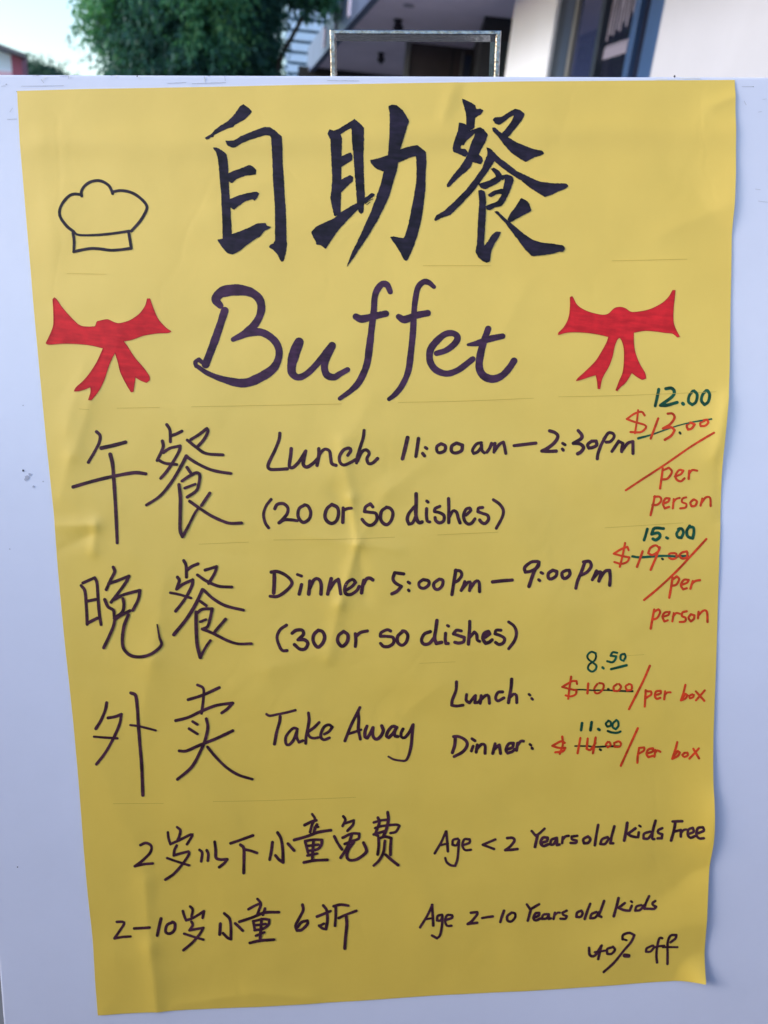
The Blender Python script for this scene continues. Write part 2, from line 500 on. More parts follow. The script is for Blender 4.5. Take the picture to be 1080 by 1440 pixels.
4;712,152 760,185 830,215 905,220
4.5;740,235 700,320 650,400 580,487
4;745,235 800,285 870,325 970,350
3.8;728,300 762,325
4;705,370 740,345 795,342 785,390 770,440 745,455
3.5;728,415 760,402
4.5;705,360 705,440 710,540 728,615
3.5;728,615 760,555 785,520
4;870,400 840,435 810,470
4/3.5;740,455 800,480 880,520 940,538 1015,537
@ 370 790 6
G letter | | B
4.8;95,90 95,170 90,260
4.3;70,85 120,80 190,110 240,160 235,200 180,255 120,290 60,288
G letter | | B
4.5;325,190 315,230 305,270
4;290,105 325,118
G letter | | B
4.8;395,160 392,210 385,270
4.5;390,230 430,150 470,145 490,190 488,270
G letter | | B
4.8;575,140 560,200 545,270
4.5;555,240 600,170 635,145 645,200 655,265
G letter | | B
4.3;700,235 750,205 780,170 755,145 710,170 688,225 700,265 740,272 790,240 810,205
G letter | | B
4.5;850,155 840,200 830,260
4.5;840,200 870,145 900,135 925,150
@ 540 780 6
G digit | | B
4.3;165,160 90,150 75,200 95,235 145,265 110,305 65,328
G colon | | B
4;203,229 216,238
4;205,295 211,303
G digit | | B
4.2;330,208 295,235 300,270 335,282 375,255 375,220 330,208
G digit | | B
4.2;465,205 420,240 425,280 455,292 490,260 495,215 465,205
G letter | | B
4.5;605,130 590,220 572,335
4;600,135 640,135 655,170 625,215 590,235
G letter | | B
4.2;680,225 670,260 650,300
4.2;660,285 710,230 730,240 720,300
4.2;722,290 770,225 800,230 805,310
G dash | | B
4.5;915,228 1000,218 1080,212
@ 700 770 6
G digit | | B
4.3;335,115 280,120 225,165 230,205 280,195 335,160 345,120
4.5;340,140 300,210 260,325
G colon | | B
4;362,208 376,216
4;342,268 351,276
G digit | | B
4.3;460,190 425,215 425,255 450,262 490,235 495,200 460,188
G digit | | B
4.3;575,190 540,210 545,250 570,258 605,225 600,190 575,190
G letter | | B
4.3;735,115 700,210 670,280 655,340
4.2;720,120 770,115 785,155 750,205 700,230
G letter | | B
4.3;830,195 815,230 795,270
4.3;800,260 850,205 870,210 850,280
4.3;850,275 900,200 940,190 945,250 940,315
@ 380 860 6
G bracket | | B
4;138,112 85,150 58,215 80,290 105,325 142,325
G digit | | B
4.4;185,180 220,155 270,155 280,190 235,235 290,235 318,265 295,310 250,312 205,275
G digit | | B
4.5;405,155 370,190 362,240 385,285 410,295 445,260 460,210 440,165 405,155
G letter | | B
4.5;620,165 580,195 568,240 590,280 615,288 650,250 655,195 620,165
G letter | | B
4.3;718,185 722,240 718,292
4.3;722,210 760,175 820,160
G letter | | B
4.2;1015,160 985,150 935,175 930,205 980,205 1035,215 1040,260 1000,290 955,290 930,265
@ 555 860 6
G letter | | B
4.3;65,165 25,205 25,255 60,280 95,255 110,200 90,165 65,160
G letter | | B
4.4;300,165 250,185 225,235 245,270 290,265 330,220
4.6;355,72 345,150 335,220 350,265 395,255
G letter | | B
4.2;428,180 425,230 430,265 450,265
4;444,114 453,120
G letter | | B
4.2;560,160 520,155 495,185 540,200 585,215 580,250 540,262 505,255
G letter | | B
4.3;632,80 630,150 620,270
4.2;630,215 670,170 690,190 695,235 715,248
G letter | | B
4.4;760,215 800,185 790,165 755,180 742,225 765,265 795,255 820,235
G letter | | B
4.2;895,155 855,155 845,185 890,200 925,225 915,260 880,275 850,258
G bracket | | B
4;960,85 1005,120 1025,175 1010,240 960,310
@ 120 950 4
G chinese_character | | B
4;122,150 115,190 90,250 62,295
4/3.6;130,235 170,228 205,215 195,270 160,350 115,430 65,495
3.2;52,340 110,345 182,350
4.2;258,95 285,110 295,180 300,260 308,380 318,500 325,670
3;255,275 300,280 350,292 398,305
G chinese_character | | B
3.6;632,50 665,70 665,130 655,210
4;580,133 660,108 755,65
4;510,250 580,232 660,195 740,165 830,152 800,185 768,208
3.5;605,255 632,272
3.5;585,295 632,325
4;530,420 570,420 640,390 740,350 830,308
4;682,240 690,290 675,360 650,420 600,510 520,580
3.6;688,398 730,450 790,510 860,555 940,580
@ 365 980 9
G letter | | B
3.3;90,212 130,232 220,215 320,195 455,160
4;262,240 255,310 220,430 190,590
G letter | | B
3.8;480,400 440,385 390,420 335,500 335,580 370,600 430,540 475,420 470,500 500,565 550,545
G letter | | B
4;620,195 628,280 610,400 590,500 585,580
3.8;755,315 690,380 620,430
3.5;610,450 640,500 690,515 750,505
G letter | | B
3.8;820,465 880,430 920,375 880,345 820,370 780,450 780,510 820,535 885,510
@ 480 980 9
G letter | | B
4;235,130 190,220 120,360 45,550
4;210,180 220,280 215,400 240,530
3.5;80,465 160,440 250,410
G letter | | B
4.3;325,365 300,430 300,500 330,515 370,450 400,385
4.3;400,385 395,450 410,510 450,530 500,490 530,420 510,360
G letter | | B
4.2;680,370 640,370 590,430 570,490 600,510 650,460 700,380 670,440 680,490 715,495
G letter | | B
4;780,400 755,450 760,500 800,510 860,440 905,350
4/4/3/2.5;908,345 895,470 880,620 850,740 810,800 740,800 660,785 595,750
@ 620 940 6
G letter | | B
4;130,108 125,180 95,260 90,305 130,312 185,305
G letter | | B
4;215,215 212,265 240,285 275,240 290,225
4;288,230 285,285 315,280 335,250
G letter | | B
4;338,225 330,290
4;335,260 375,225 400,230 408,290
G letter | | B
4;520,195 480,200 460,245 480,270 530,245
G letter | | B
4.3;595,88 590,160 568,285
4;572,250 610,215 635,225 638,285
G colon | | B
3.5;741,215 751,223
3.5;764,250 772,258
G letter | | B
4.3;120,575 115,640 95,705
4;105,570 150,570 205,600 220,640 185,695 110,738
G letter | | B
4;270,650 255,690
4;260,588 285,605
G letter | | B
4;305,640 295,700
4;298,675 340,635 370,645 370,710
G letter | | B
4.2;455,630 435,710
4.2;442,680 475,650 490,640 500,710
G letter | | B
3.8;545,680 600,660 610,625 570,630 545,680 560,708 600,695 620,675
G letter | | B
4;645,625 635,685
3.8;640,650 670,610 695,608
G colon | | B
3.5;748,635 757,642
3.5;764,665 770,672
@ 770 905 7.2
G digit | | G
2.8;485,95 440,80 400,115 410,155 450,185 490,220 480,260 445,280 405,250 420,205 470,170 488,125 480,95
G decimal_point | | G
3.5;553,238 563,247
G digit | | G
3;700,90 655,85 635,120 690,125 680,160 650,185 600,175
G digit | | G
3;775,100 740,110 735,155 765,170 785,130 775,100
G underline | | G
3.5;640,255 700,240 795,215
G dollar_sign | | O
2.8;295,405 290,375 240,380 145,435 220,455 290,470 280,510 230,530 180,520
2.8;235,330 220,430 205,555
G digit | | O
3;408,400 400,500
G digit | | O
2.8;500,405 470,450 480,495 520,495 560,450 560,405 520,395
G decimal_point | | H
3;608,455 615,458
G digit | | O
2.8;700,405 665,435 670,475 710,475 740,435 720,405
G digit | | O
2.8;820,405 785,430 800,470 845,460 845,415 820,405
G strike_line | dark green line crossing out the red takeaway lunch price | H
2.3/2.2/3;245,462 350,462 450,468 600,468 720,475 855,478
G slash | | O
3;1030,220 950,400 820,660
G digit | | G
3.8;345,800 335,870
G digit | | G
4;442,790 430,870
G decimal_point | | G
4;509,860 520,868
G digit | | G
3;610,780 585,805 600,835 635,825 635,790 610,775
G digit | | G
3;695,770 660,800 655,840 685,862 712,830 710,785 690,770
G underline | | G
3.2;605,880 650,895 700,898 735,885
G dollar_sign | | O
3;170,1000 130,985 45,1030 110,1050 175,1050 150,1085 75,1095
3;145,935 150,1020 120,1110
G digit | | O
3;328,950 300,1105
G digit | | O
3;402,955 392,1060 430,1070 480,1000
3;482,945 455,1105
G decimal_point | | H
3.5;525,1065 535,1072
G digit | | O
2.8;605,990 585,1020 605,1045 635,1020 620,990
G digit | | O
2.8;700,990 670,1000 675,1040 720,1040 740,1010 720,985 695,988
G strike_line | dark green line crossing out the red takeaway dinner price | H
2.3/3;275,1032 400,1032 480,1040 600,1035 730,1035
@ 860 940 7.2
G slash | | O
3;262,600 180,780 90,980
G letter | | O
3;340,215 330,380
2.8;340,225 390,225 395,255 345,290
G letter | | O
3;435,265 490,245 490,220 445,225 430,270 450,300 485,290
G letter | | O
3;535,225 525,305
2.8;530,260 560,235 590,235
G letter | | O
3;740,160 720,240 695,315
3;705,300 740,250 760,265 740,295 695,315
G letter | | O
2.8;810,255 780,270 785,295 815,285 825,260
G letter | | O
3;845,225 930,320
2.8;935,215 895,260 845,315
G letter | | O
3;275,800 262,880 258,950
2.8;275,800 325,795 325,825 270,860
G letter | | O
3;365,855 415,835 415,805 370,815 350,860 370,895 415,880
G letter | | O
3;440,820 430,890
2.8;437,850 460,825 490,840
G letter | | O
3;660,740 640,820 610,910
3;620,890 665,830 685,845 665,880 610,910
G letter | | O
3;730,850 710,870 730,890 765,870 760,845 730,848
G letter | | O
3;820,805 875,900
2.8;875,800 830,850 780,905
@ 180 1150 5.4
G digit | | B
3.6;98,200 140,185 180,210 170,260 110,320 55,360 120,345 190,340
G chinese_character | | B
3.5;305,105 310,150 325,195 400,160 480,120 490,130 450,195
3.5;375,65 400,90 390,140 380,160
3.5;372,205 355,240 350,280 400,265 460,250 465,270 420,340 350,420 285,465
3.3;300,300 370,325 465,355
G chinese_character | | B
3.5;545,238 565,260 558,325
3.8;600,240 612,270 608,320
3.8;660,175 668,240 670,295 700,310 755,308 735,335 695,368
G chinese_character | | B
3.8;780,188 850,165 950,130
4;855,200 880,225 882,300 880,412
3.6;885,235 930,245 980,262
@ 370 1140 5.1429
G chinese_character | | B
4;68,225 60,290 48,350
4;105,155 130,200 142,280 145,370 115,350 90,320
3.8;180,235 225,285
G chinese_character | | B
3.5;355,20 375,55 355,95 340,150
3.8;300,100 350,75 385,65
3.8;390,95 375,125 370,150
3.2;372,115 400,112
4;225,208 320,180 400,150 490,135
3.6;305,220 320,280 325,300
3.6;305,215 360,205 425,205 420,245 390,275 330,285
3.5;320,250 400,240
3.8;365,210 360,280 355,350
3.5;320,320 390,305
3.8;295,370 370,355 465,350
G chinese_character | | B
3.6;580,35 595,60 575,105
3.6;595,85 655,65 650,95 610,140
3.8;515,180 540,230 570,275
3.6;575,190 640,160 695,160 690,195 640,215 590,235
3.8;640,170 620,230 590,290 560,335
4;655,220 620,270 605,320 625,352 680,345 740,300 745,270 725,225
G chinese_character | | B
3.5;800,80 850,65 900,60
3.5;810,120 860,105 960,95 985,105 960,145 920,155
3.8;830,45 840,80 810,165 830,175
4;900,5 905,60 890,130 870,175
3.6;800,165 880,140
3.8;835,190 835,250 828,310
3.8;835,195 880,180 925,190 920,260 920,310
3.6;880,210 870,290 840,350 800,390
3.8;885,310 930,350 975,385
@ 600 1150 5.4
G letter | | B
3.3;145,100 110,180 60,265
3.5;148,100 155,180 160,250
3;95,205 160,190
G letter | | B
3.3;235,155 200,165 195,200 225,205 245,165 240,230 232,310 215,360 180,355 150,330 140,300
G letter | | B
3.3;270,205 325,185 325,160 285,160 270,205 290,240 335,238
G less_than_sign | | B
3.4;520,160 425,200 510,232
G digit | | B
3.6;610,150 650,148 665,170 630,215 595,240 640,238 688,232
G letter | | B
3.4;795,95 825,130 850,115 893,75
3.8;840,125 820,215
G letter | | B
3.8;865,185 910,170 915,145 880,145 862,185 885,208 920,195
G letter | | B
3.5;985,145 945,160 935,195 960,195 985,150 985,200 1005,195
G letter | | B
3.5;1030,140 1025,185
3.3;1028,160 1050,135 1075,130
@ 795 1140 5.268
G letter | | B
3.4;85,180 45,185 45,205 80,215 75,232 35,232
G letter | | B
3.6;165,185 130,205 135,235 165,232 182,205 165,185
G letter | | B
3.6;240,100 225,180 215,250
G letter | | B
3.5;310,190 270,205 255,240 290,240 320,200
3.6;360,110 340,180 330,235 350,235
G letter | | B
4;455,85 445,150 432,215
3.6;515,125 460,165 480,180 520,190
G letter | | B
3.5;540,155 535,190
3;544,105 553,112
G letter | | B
3.5;625,150 580,165 575,200 610,200 640,160
3.6;665,70 645,140 640,200 655,205
G letter | | B
3.4;715,125 685,140 685,160 715,170 710,200 680,200
G letter | | B
3.5;790,75 860,70
3.8;810,80 800,140 780,215
3.4;800,150 850,135
G letter | | B
3.5;850,140 850,185
3.2;850,160 870,135 890,130
G letter | | B
3.4;900,165 940,145 935,115 905,130 900,170 920,190 950,175
G letter | | B
3.4;965,155 1010,130 1005,105 970,115 960,165 980,190 1010,185
@ 150 1260 5.4
G digit | | B
3.4;80,190 125,190 135,205 100,260 62,315 120,305 185,300
G dash | | B
3.6;212,240 270,235 330,228
G digit | | B
4;415,165 400,230 388,290
G digit | | B
3.8;500,195 460,215 450,265 480,280 515,255 520,205 500,192
G chinese_character | | B
3.5;580,110 592,150 605,180 660,160 740,110 730,160
3.5;635,75 655,100 645,150
3.5;645,190 655,215 630,255 680,245 735,235 710,280 650,350 585,405
3.3;590,280 650,300 735,325
G chinese_character | | B
4;865,205 860,285
3.8;895,125 935,165 945,230 945,320 920,310 885,275
3.8;978,200 1005,225 1035,255
@ 300 1250 5.1429
G chinese_character | | B
3.5;320,65 345,100 330,150 320,180
3.6;255,140 300,115 335,100
3.6;375,135 360,180
3.8;190,230 280,200 370,165 475,162
3.5;290,225 300,280
3.5;295,225 360,210 405,215 400,250 360,280 300,290
3.4;300,255 380,245
3.8;350,210 345,280 340,350
3.5;310,330 370,305
3.8;265,382 340,365 440,358
G digit | | B
3.8;645,110 650,150 620,210 595,260 605,295 640,290 680,250 680,225 640,235 610,270
G chinese_character | | B
3.6;750,195 800,175 848,155
3.8;795,115 820,150 825,220 815,285 790,280 765,260
3.3;770,262 800,245
3.6;870,120 920,108 975,115
3.6;885,120 885,190 880,260
3.4;905,205 960,180 1035,152
4;960,185 965,250 955,350 950,425
@ 580 1255 5.684
G letter | | B
3.3;158,90 120,170 60,270
3.6;155,90 160,170 165,255
3;100,205 160,195
G letter | | B
3.3;235,170 200,180 195,215 225,215 238,180 235,250 220,330 195,358 155,335
G letter | | B
3.3;260,215 315,195 315,175 275,175 260,220 275,258 310,258
G digit | | B
3.6;465,155 515,150 515,170 470,225 440,245 480,240 515,235
G dash | | B
3.4;555,198 600,190 640,185
G digit | | B
3.6;730,140 715,180 700,230
G digit | | B
3.4;790,155 755,185 760,220 790,225 820,190 815,160 790,155
G letter | | B
3.4;912,90 940,130 1010,90
3.6;945,130 920,220
G letter | | B
3.6;965,200 1010,180 1010,160 980,165 965,205 985,220 1020,205
@ 750 1245 5.1429
G letter | | B
3.3;100,205 70,210 60,240 95,235 110,205 110,240 125,235
G letter | | B
3.3;155,195 145,240
3;150,215 175,195 190,195
G letter | | B
3.3;240,180 210,195 215,210 240,220 230,238 195,238
G letter | | B
3.4;345,180 315,195 310,225 340,225 355,200 345,180
G letter | | B
3.5;410,130 390,180 370,240
G letter | | B
3.3;455,190 420,205 410,235 445,230 475,190
3.5;510,110 485,180 470,215 490,225
G letter | | B
3.8;615,90 600,150 580,220
3.5;660,125 615,160 650,175 685,180
G letter | | B
3.3;710,145 695,180
3;704,112 712,118
G letter | | B
3.3;780,140 745,150 735,180 770,175 800,140
3.3;835,75 810,130 800,165 835,165
G letter | | B
3.3;880,110 860,125 865,140 885,150 870,165 840,165
G digit | | B
3.6;400,445 405,495 440,500 490,425
3.6;485,430 465,525
3;440,475 520,460
G digit | | B
3.3;570,435 530,450 530,485 560,485 585,455 570,432
G percent_sign | | B
3.2;640,380 645,350 690,335 725,350 700,400 650,460 580,550 505,620
5.5;657,498 683,500
2.8;640,378 668,385
G letter | | B
3.2;855,425 815,445 810,470 840,470 865,440 860,425
G letter | | B
3.3;925,370 905,370 890,430 885,500 890,550
3;865,440 900,430 940,425
G letter | | B
3.3;965,560 965,480 965,400 985,350 1025,345 1020,370 985,400
2.8;930,437 980,435 1035,435
@ 0 0 1
G pencil_guide_line | | L
0.7;95,385 150,386
G pencil_guide_line | | L
0.8;595,374 690,374
G pencil_guide_line | | L
0.8;860,367 965,365
G pencil_guide_line | | L
0.9;112,575 126,576
G pencil_guide_line | | L
0.8;165,574 225,573
G pencil_guide_line | | L
0.8;270,572 380,570 480,568
G pencil_guide_line | | L
0.8;560,566 650,564 750,560
G pencil_guide_line | | L
0.8;785,558 880,556 1005,551
G pencil_guide_line | | L
0.8;280,765 350,762
G pencil_guide_line | | L
0.9;385,759 470,758 555,755
G pencil_guide_line | | L
0.9;615,752 700,748
G pencil_guide_line | | L
0.8;850,742 960,735
G pencil_guide_line | | L
0.7;590,932 640,930
G pencil_guide_line | | L
0.7;868,922 905,920
G pencil_guide_line | | L
0.9;160,1129 230,1129
G pencil_guide_line | | L
0.9;300,1126 380,1125 500,1120
"""

# ------------------------------------------------------------------ materials
M_BOARD = mat('painted_board', (.72, .74, .90), spec=.8, rough=.38, noise=.045, nscale=5, bump=.12, bscale=120)
M_CHROME = mat('chrome', (.34, .33, .34), rough=.2, metal=1, noise=.6, nscale=350, bump=.5, bscale=300)
M_DARKM = mat('dark_gasket', (.03, .03, .04), rough=.5)
M_SCUFF = mat('scuff', (.42, .43, .50), rough=.8, noise=.3, nscale=400)
M_SPOT = mat('dirt_spot', (.06, .06, .09), rough=.8)
M_PALE = mat('pale_mark', (.80, .79, .80), rough=.8)
M_WHITE_LIT = mat('white_pilaster_lit', (.84, .865, .95), rough=.7, noise=.02, nscale=2)  # paler copy of the wall white, the pilaster's bright light put into its colour
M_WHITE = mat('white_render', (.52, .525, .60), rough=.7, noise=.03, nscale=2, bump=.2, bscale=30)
M_CEIL = mat('ceiling_paint', (.88, .77, .95), rough=.8, noise=.06, nscale=1.5)
M_FASC = mat('fascia_metal', (.13, .17, .30), rough=.45, noise=.15, nscale=2)
M_BLUEF = mat('blue_aluminium', (.04, .09, .22), rough=.35, metal=.2, noise=.12, nscale=3)
M_NAVY = mat('navy_frame', (.035, .055, .10), rough=.4)
M_DARKF = mat('dark_frame', (.015, .025, .045), rough=.4)
M_GLASS1 = mat('tinted_glass', (.03, .04, .10), rough=.04, spec=.9)
M_GLASS2 = mat('dark_glass', (.012, .014, .03), rough=.05, spec=.7)
M_LETTER = mat('window_lettering', (.24, .22, .30), rough=.6)
M_DWALL = mat('dark_panel', (.060, .045, .046), rough=.6, noise=.2, nscale=2)
M_DWALL2 = mat('dark_portal', (.018, .018, .022), rough=.5)
M_POST = mat('grey_post', (.20, .20, .20), rough=.5)
M_FIX = mat('black_fixture', (.012, .01, .02), rough=.5)
M_ROOF = mat('roof_sheet', (.09, .10, .13), rough=.6, noise=.2, nscale=1)
M_HWALL = mat('pale_blue_wall', (.52, .66, .82), rough=.8, noise=.05, nscale=.6)
M_PINK = mat('pink_band', (.62, .42, .55), rough=.8)
M_RED = mat('dark_red_post', (.22, .04, .10), rough=.6)
M_LOUV = mat('pale_cladding', (.42, .58, .80), rough=.5, noise=.1, nscale=1)
M_LOUVD = mat('cladding_gap', (.10, .20, .30), rough=.6)
M_BARK = mat('bark', (.06, .05, .04), rough=.9, noise=.3, nscale=8)
M_ASPH = mat('asphalt', (.05, .05, .052), rough=.9, noise=.25, nscale=30, bump=.5, bscale=80)
M_PAVE = mat('paving', (.17, .165, .17), rough=.85, noise=.18, nscale=6, bump=.4, bscale=60)
M_KERB = mat('kerb_stone', (.30, .30, .29), rough=.9, noise=.1, nscale=9)

def paper_mat():
    m = mat('yellow_paper', (.6, .45, .10), rough=.5, spec=.8)
    t = m.node_tree; b = t.nodes['Principled BSDF']; tc = t.nodes['Texture Coordinate'] if 'Texture Coordinate' in t.nodes else t.nodes.new('ShaderNodeTexCoord')
    b.inputs['IOR'].default_value = 1.62
    n = t.nodes.new('ShaderNodeTexNoise'); n.inputs['Scale'].default_value = 7; n.inputs['Detail'].default_value = 8; n.inputs['Roughness'].default_value = .7
    t.links.new(tc.outputs['Object'], n.inputs['Vector'])
    r = t.nodes.new('ShaderNodeValToRGB'); r.color_ramp.elements[0].position = .3; r.color_ramp.elements[1].position = .72
    r.color_ramp.elements[0].color = (.80, .540, .072, 1); r.color_ramp.elements[1].color = (.85, .590, .090, 1)
    t.links.new(n.outputs['Fac'], r.inputs['Fac']); t.links.new(r.outputs['Color'], b.inputs['Base Color'])
    # fine fibre and soft dimples
    n1 = t.nodes.new('ShaderNodeTexNoise'); n1.inputs['Scale'].default_value = 900; n1.inputs['Detail'].default_value = 3
    n2 = t.nodes.new('ShaderNodeTexNoise'); n2.inputs['Scale'].default_value = 22; n2.inputs['Detail'].default_value = 3; n2.inputs['Distortion'].default_value = .3
    for q in (n1, n2): t.links.new(tc.outputs['Object'], q.inputs['Vector'])
    b1 = t.nodes.new('ShaderNodeBump'); b1.inputs['Strength'].default_value = .25; b1.inputs['Distance'].default_value = .0001
    b2 = t.nodes.new('ShaderNodeBump'); b2.inputs['Strength'].default_value = .6; b2.inputs['Distance'].default_value = .0011
    t.links.new(n1.outputs['Fac'], b1.inputs['Height']); t.links.new(n2.outputs['Fac'], b2.inputs['Height'])
    t.links.new(b1.outputs['Normal'], b2.inputs['Normal'])
    # network of faint hairline creases
    vo = t.nodes.new('ShaderNodeTexVoronoi'); vo.feature = 'DISTANCE_TO_EDGE'; vo.inputs['Scale'].default_value = 11
    dn = t.nodes.new('ShaderNodeTexNoise'); dn.inputs['Scale'].default_value = 5; dn.inputs['Detail'].default_value = 4
    ad = t.nodes.new('ShaderNodeVectorMath'); ad.operation = 'ADD'
    t.links.new(tc.outputs['Object'], dn.inputs['Vector']); sc_ = t.nodes.new('ShaderNodeVectorMath'); sc_.operation = 'SCALE'; sc_.inputs['Scale'].default_value = .22
    t.links.new(dn.outputs['Color'], sc_.inputs[0]); t.links.new(tc.outputs['Object'], ad.inputs[0]); t.links.new(sc_.outputs[0], ad.inputs[1]); t.links.new(ad.outputs[0], vo.inputs['Vector'])
    mr = t.nodes.new('ShaderNodeMapRange'); mr.inputs['From Max'].default_value = .05; mr.interpolation_type = 'SMOOTHSTEP'
    t.links.new(vo.outputs['Distance'], mr.inputs['Value'])
    mk = t.nodes.new('ShaderNodeMath'); mk.operation = 'MULTIPLY'; t.links.new(mr.outputs[0], mk.inputs[0]); t.links.new(n2.outputs['Fac'], mk.inputs[1])
    b3 = t.nodes.new('ShaderNodeBump'); b3.inputs['Strength'].default_value = .08; b3.inputs['Distance'].default_value = .0008
    t.links.new(mk.outputs[0], b3.inputs['Height']); t.links.new(b2.outputs['Normal'], b3.inputs['Normal']); t.links.new(b3.outputs['Normal'], b.inputs['Normal'])
    return m
M_PAPER = paper_mat()

def ink_mat(name, c, v=.25, rough=.5):
    """felt-pen ink: uneven laydown with streaks along the pen's travel"""
    m = bpy.data.materials.new(name); m.use_nodes = True; t = m.node_tree; b = t.nodes['Principled BSDF']
    b.inputs['Roughness'].default_value = .5; b.inputs['Specular IOR Level'].default_value = .26
    tc = t.nodes.new('ShaderNodeTexCoord'); mp = t.nodes.new('ShaderNodeMapping'); mp.inputs['Scale'].default_value = (70, 70, 420); mp.inputs['Rotation'].default_value = (0, .45, 0)
    n1 = t.nodes.new('ShaderNodeTexNoise'); n1.inputs['Scale'].default_value = 1; n1.inputs['Detail'].default_value = 4
    n2 = t.nodes.new('ShaderNodeTexNoise'); n2.inputs['Scale'].default_value = 130; n2.inputs['Detail'].default_value = 5
    t.links.new(tc.outputs['Object'], mp.inputs[0]); t.links.new(mp.outputs[0], n1.inputs['Vector']); t.links.new(tc.outputs['Object'], n2.inputs['Vector'])
    mx = t.nodes.new('ShaderNodeMath'); mx.operation = 'ADD'; t.links.new(n1.outputs['Fac'], mx.inputs[0]); t.links.new(n2.outputs['Fac'], mx.inputs[1])
    r = t.nodes.new('ShaderNodeValToRGB'); r.color_ramp.elements[0].position = .75 / 2; r.color_ramp.elements[1].position = 1.25 / 2
    hf = t.nodes.new('ShaderNodeMath'); hf.operation = 'MULTIPLY'; hf.inputs[1].default_value = .5; t.links.new(mx.outputs[0], hf.inputs[0]); t.links.new(hf.outputs[0], r.inputs['Fac'])
    r.color_ramp.elements[0].color = (*[x * (1 - v) for x in c], 1); r.color_ramp.elements[1].color = (*[x * (1 + v * 1.3) + .003 for x in c], 1)
    t.links.new(r.outputs['Color'], b.inputs['Base Color'])
    return m
INK = {
    'K': ink_mat('black_brush_ink', (.012, .007, .020), .6, .45),
    'N': ink_mat('dark_marker_ink', (.022, .012, .024), .4),
    'P': ink_mat('purple_marker_ink', (.048, .016, .048), .4),
    'B': ink_mat('brown_black_ink', (.052, .014, .028), .45),
    'R': ink_mat('red_marker_ink', (.64, .014, .022), .16),
    'D': ink_mat('dark_red_outline_ink', (.46, .012, .020), .15),
    'O': ink_mat('orange_red_pen_ink', (.60, .045, .010), .25),
    'G': ink_mat('green_pen_ink', (.004, .066, .036), .5),
    'H': ink_mat('dark_green_pen_ink', (.015, .022, .010), .4),
    'L': mat('pencil_line', (.62, .43, .07), rough=.7),
}

# ------------------------------------------------------------------ ground
g = Geo(); S = 400
g.v += [(-S, -S, -.12), (S, -S, -.12), (S, S, -.12), (-S, S, -.12)]; g.f.append((0, 1, 2, 3))
g.make('ground', M_ASPH)['kind'] = 'structure'
g = Geo(); g.hexa([(-2.2,-9,-.119),(9,-9,-.119),(9,22,-.119),(-7.6,22,-.119),(-2.2,-9,0),(9,-9,0),(9,22,0),(-7.6,22,0)])
g.make('pavement', M_PAVE)['kind'] = 'structure'
g = Geo(); g.hexa([(-2.4,-9,-.119),(-2.203,-9,-.119),(-7.603,22,-.119),(-7.8,22,-.119),(-2.4,-9,.01),(-2.203,-9,.01),(-7.603,22,.01),(-7.8,22,.01)])
g.make('kerb', M_KERB)['kind'] = 'structure'

g = Geo(); g.box((-3.2, -1.0, 0), (1.9, -.5, 1.3)); o = g.make('light_blocking_wall', mat('dark_light_blocker', (.06, .05, .05), rough=.9, noise=.3, nscale=12), bevel=.01); o['kind'] = 'structure'  # added wall behind the camera, holds low light off the board's lower part

# ------------------------------------------------------------------ shop building with its covered walkway on the right
shop = thing('shop_building', 'white shop building with a covered walkway, blue framed window and dark entrance behind the sign', 'building', (3.0, 6, 0))
T = Vector((-.245, 1, 0)); TU = T.normalized(); NF = Vector((-1, -.245, 0)).normalized()   # along the facade, out of the facade
def fac(y, out=0, z=0): return Vector((3.3 - .245 * y, y, 0)) + NF * out + Vector((0, 0, z))
def fbar(name, m, y0, y1, o0, o1, z0, z1, parent=shop, bevel=0):
    g = Geo()
    g.hexa([fac(y0,o0,z0),fac(y1,o0,z0),fac(y1,o1,z0),fac(y0,o1,z0),fac(y0,o0,z1),fac(y1,o0,z1),fac(y1,o1,z1),fac(y0,o1,z1)])
    return g.make(name, m, parent, bevel=bevel)
def ky(px):                                           # station along the facade
    return 3.3 / ((.084 + (px - 724) * .00078) + .245)
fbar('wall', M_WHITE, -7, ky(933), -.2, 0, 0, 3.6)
fbar('pilaster', M_WHITE_LIT, ky(783), ky(724), -.3, 0.0, 0, 3.6, bevel=.01)
# shop window between the wall and the pilaster
def post(name, m, a, b, o0=-.12, o1=-.02, z0=0.0, z1=3.598): return fbar(name, m, ky(b), ky(a), o0, o1, z0, z1, bevel=.004)
post('window_frame', M_BLUEF, 909, 932.8, -.14, -.03)
post('glass_pane', M_GLASS2, 893, 909, -.10, -.085)
post('window_frame', M_BLUEF, 886, 893, -.13, -.04)
pane = post('glass_pane', M_GLASS2, 846, 886, -.11, -.095)
post('window_frame', M_DARKF, 841, 846, -.13, -.03)
post('glass_pane', M_GLASS1, 806, 841, -.10, -.085)
post('window_frame', M_POST, 803, 805.8, -.12, -.05)
post('window_frame', M_NAVY, 792, 803, -.13, -.04)
post('window_frame', M_DARKF, 783.2, 792, -.2, -.04)
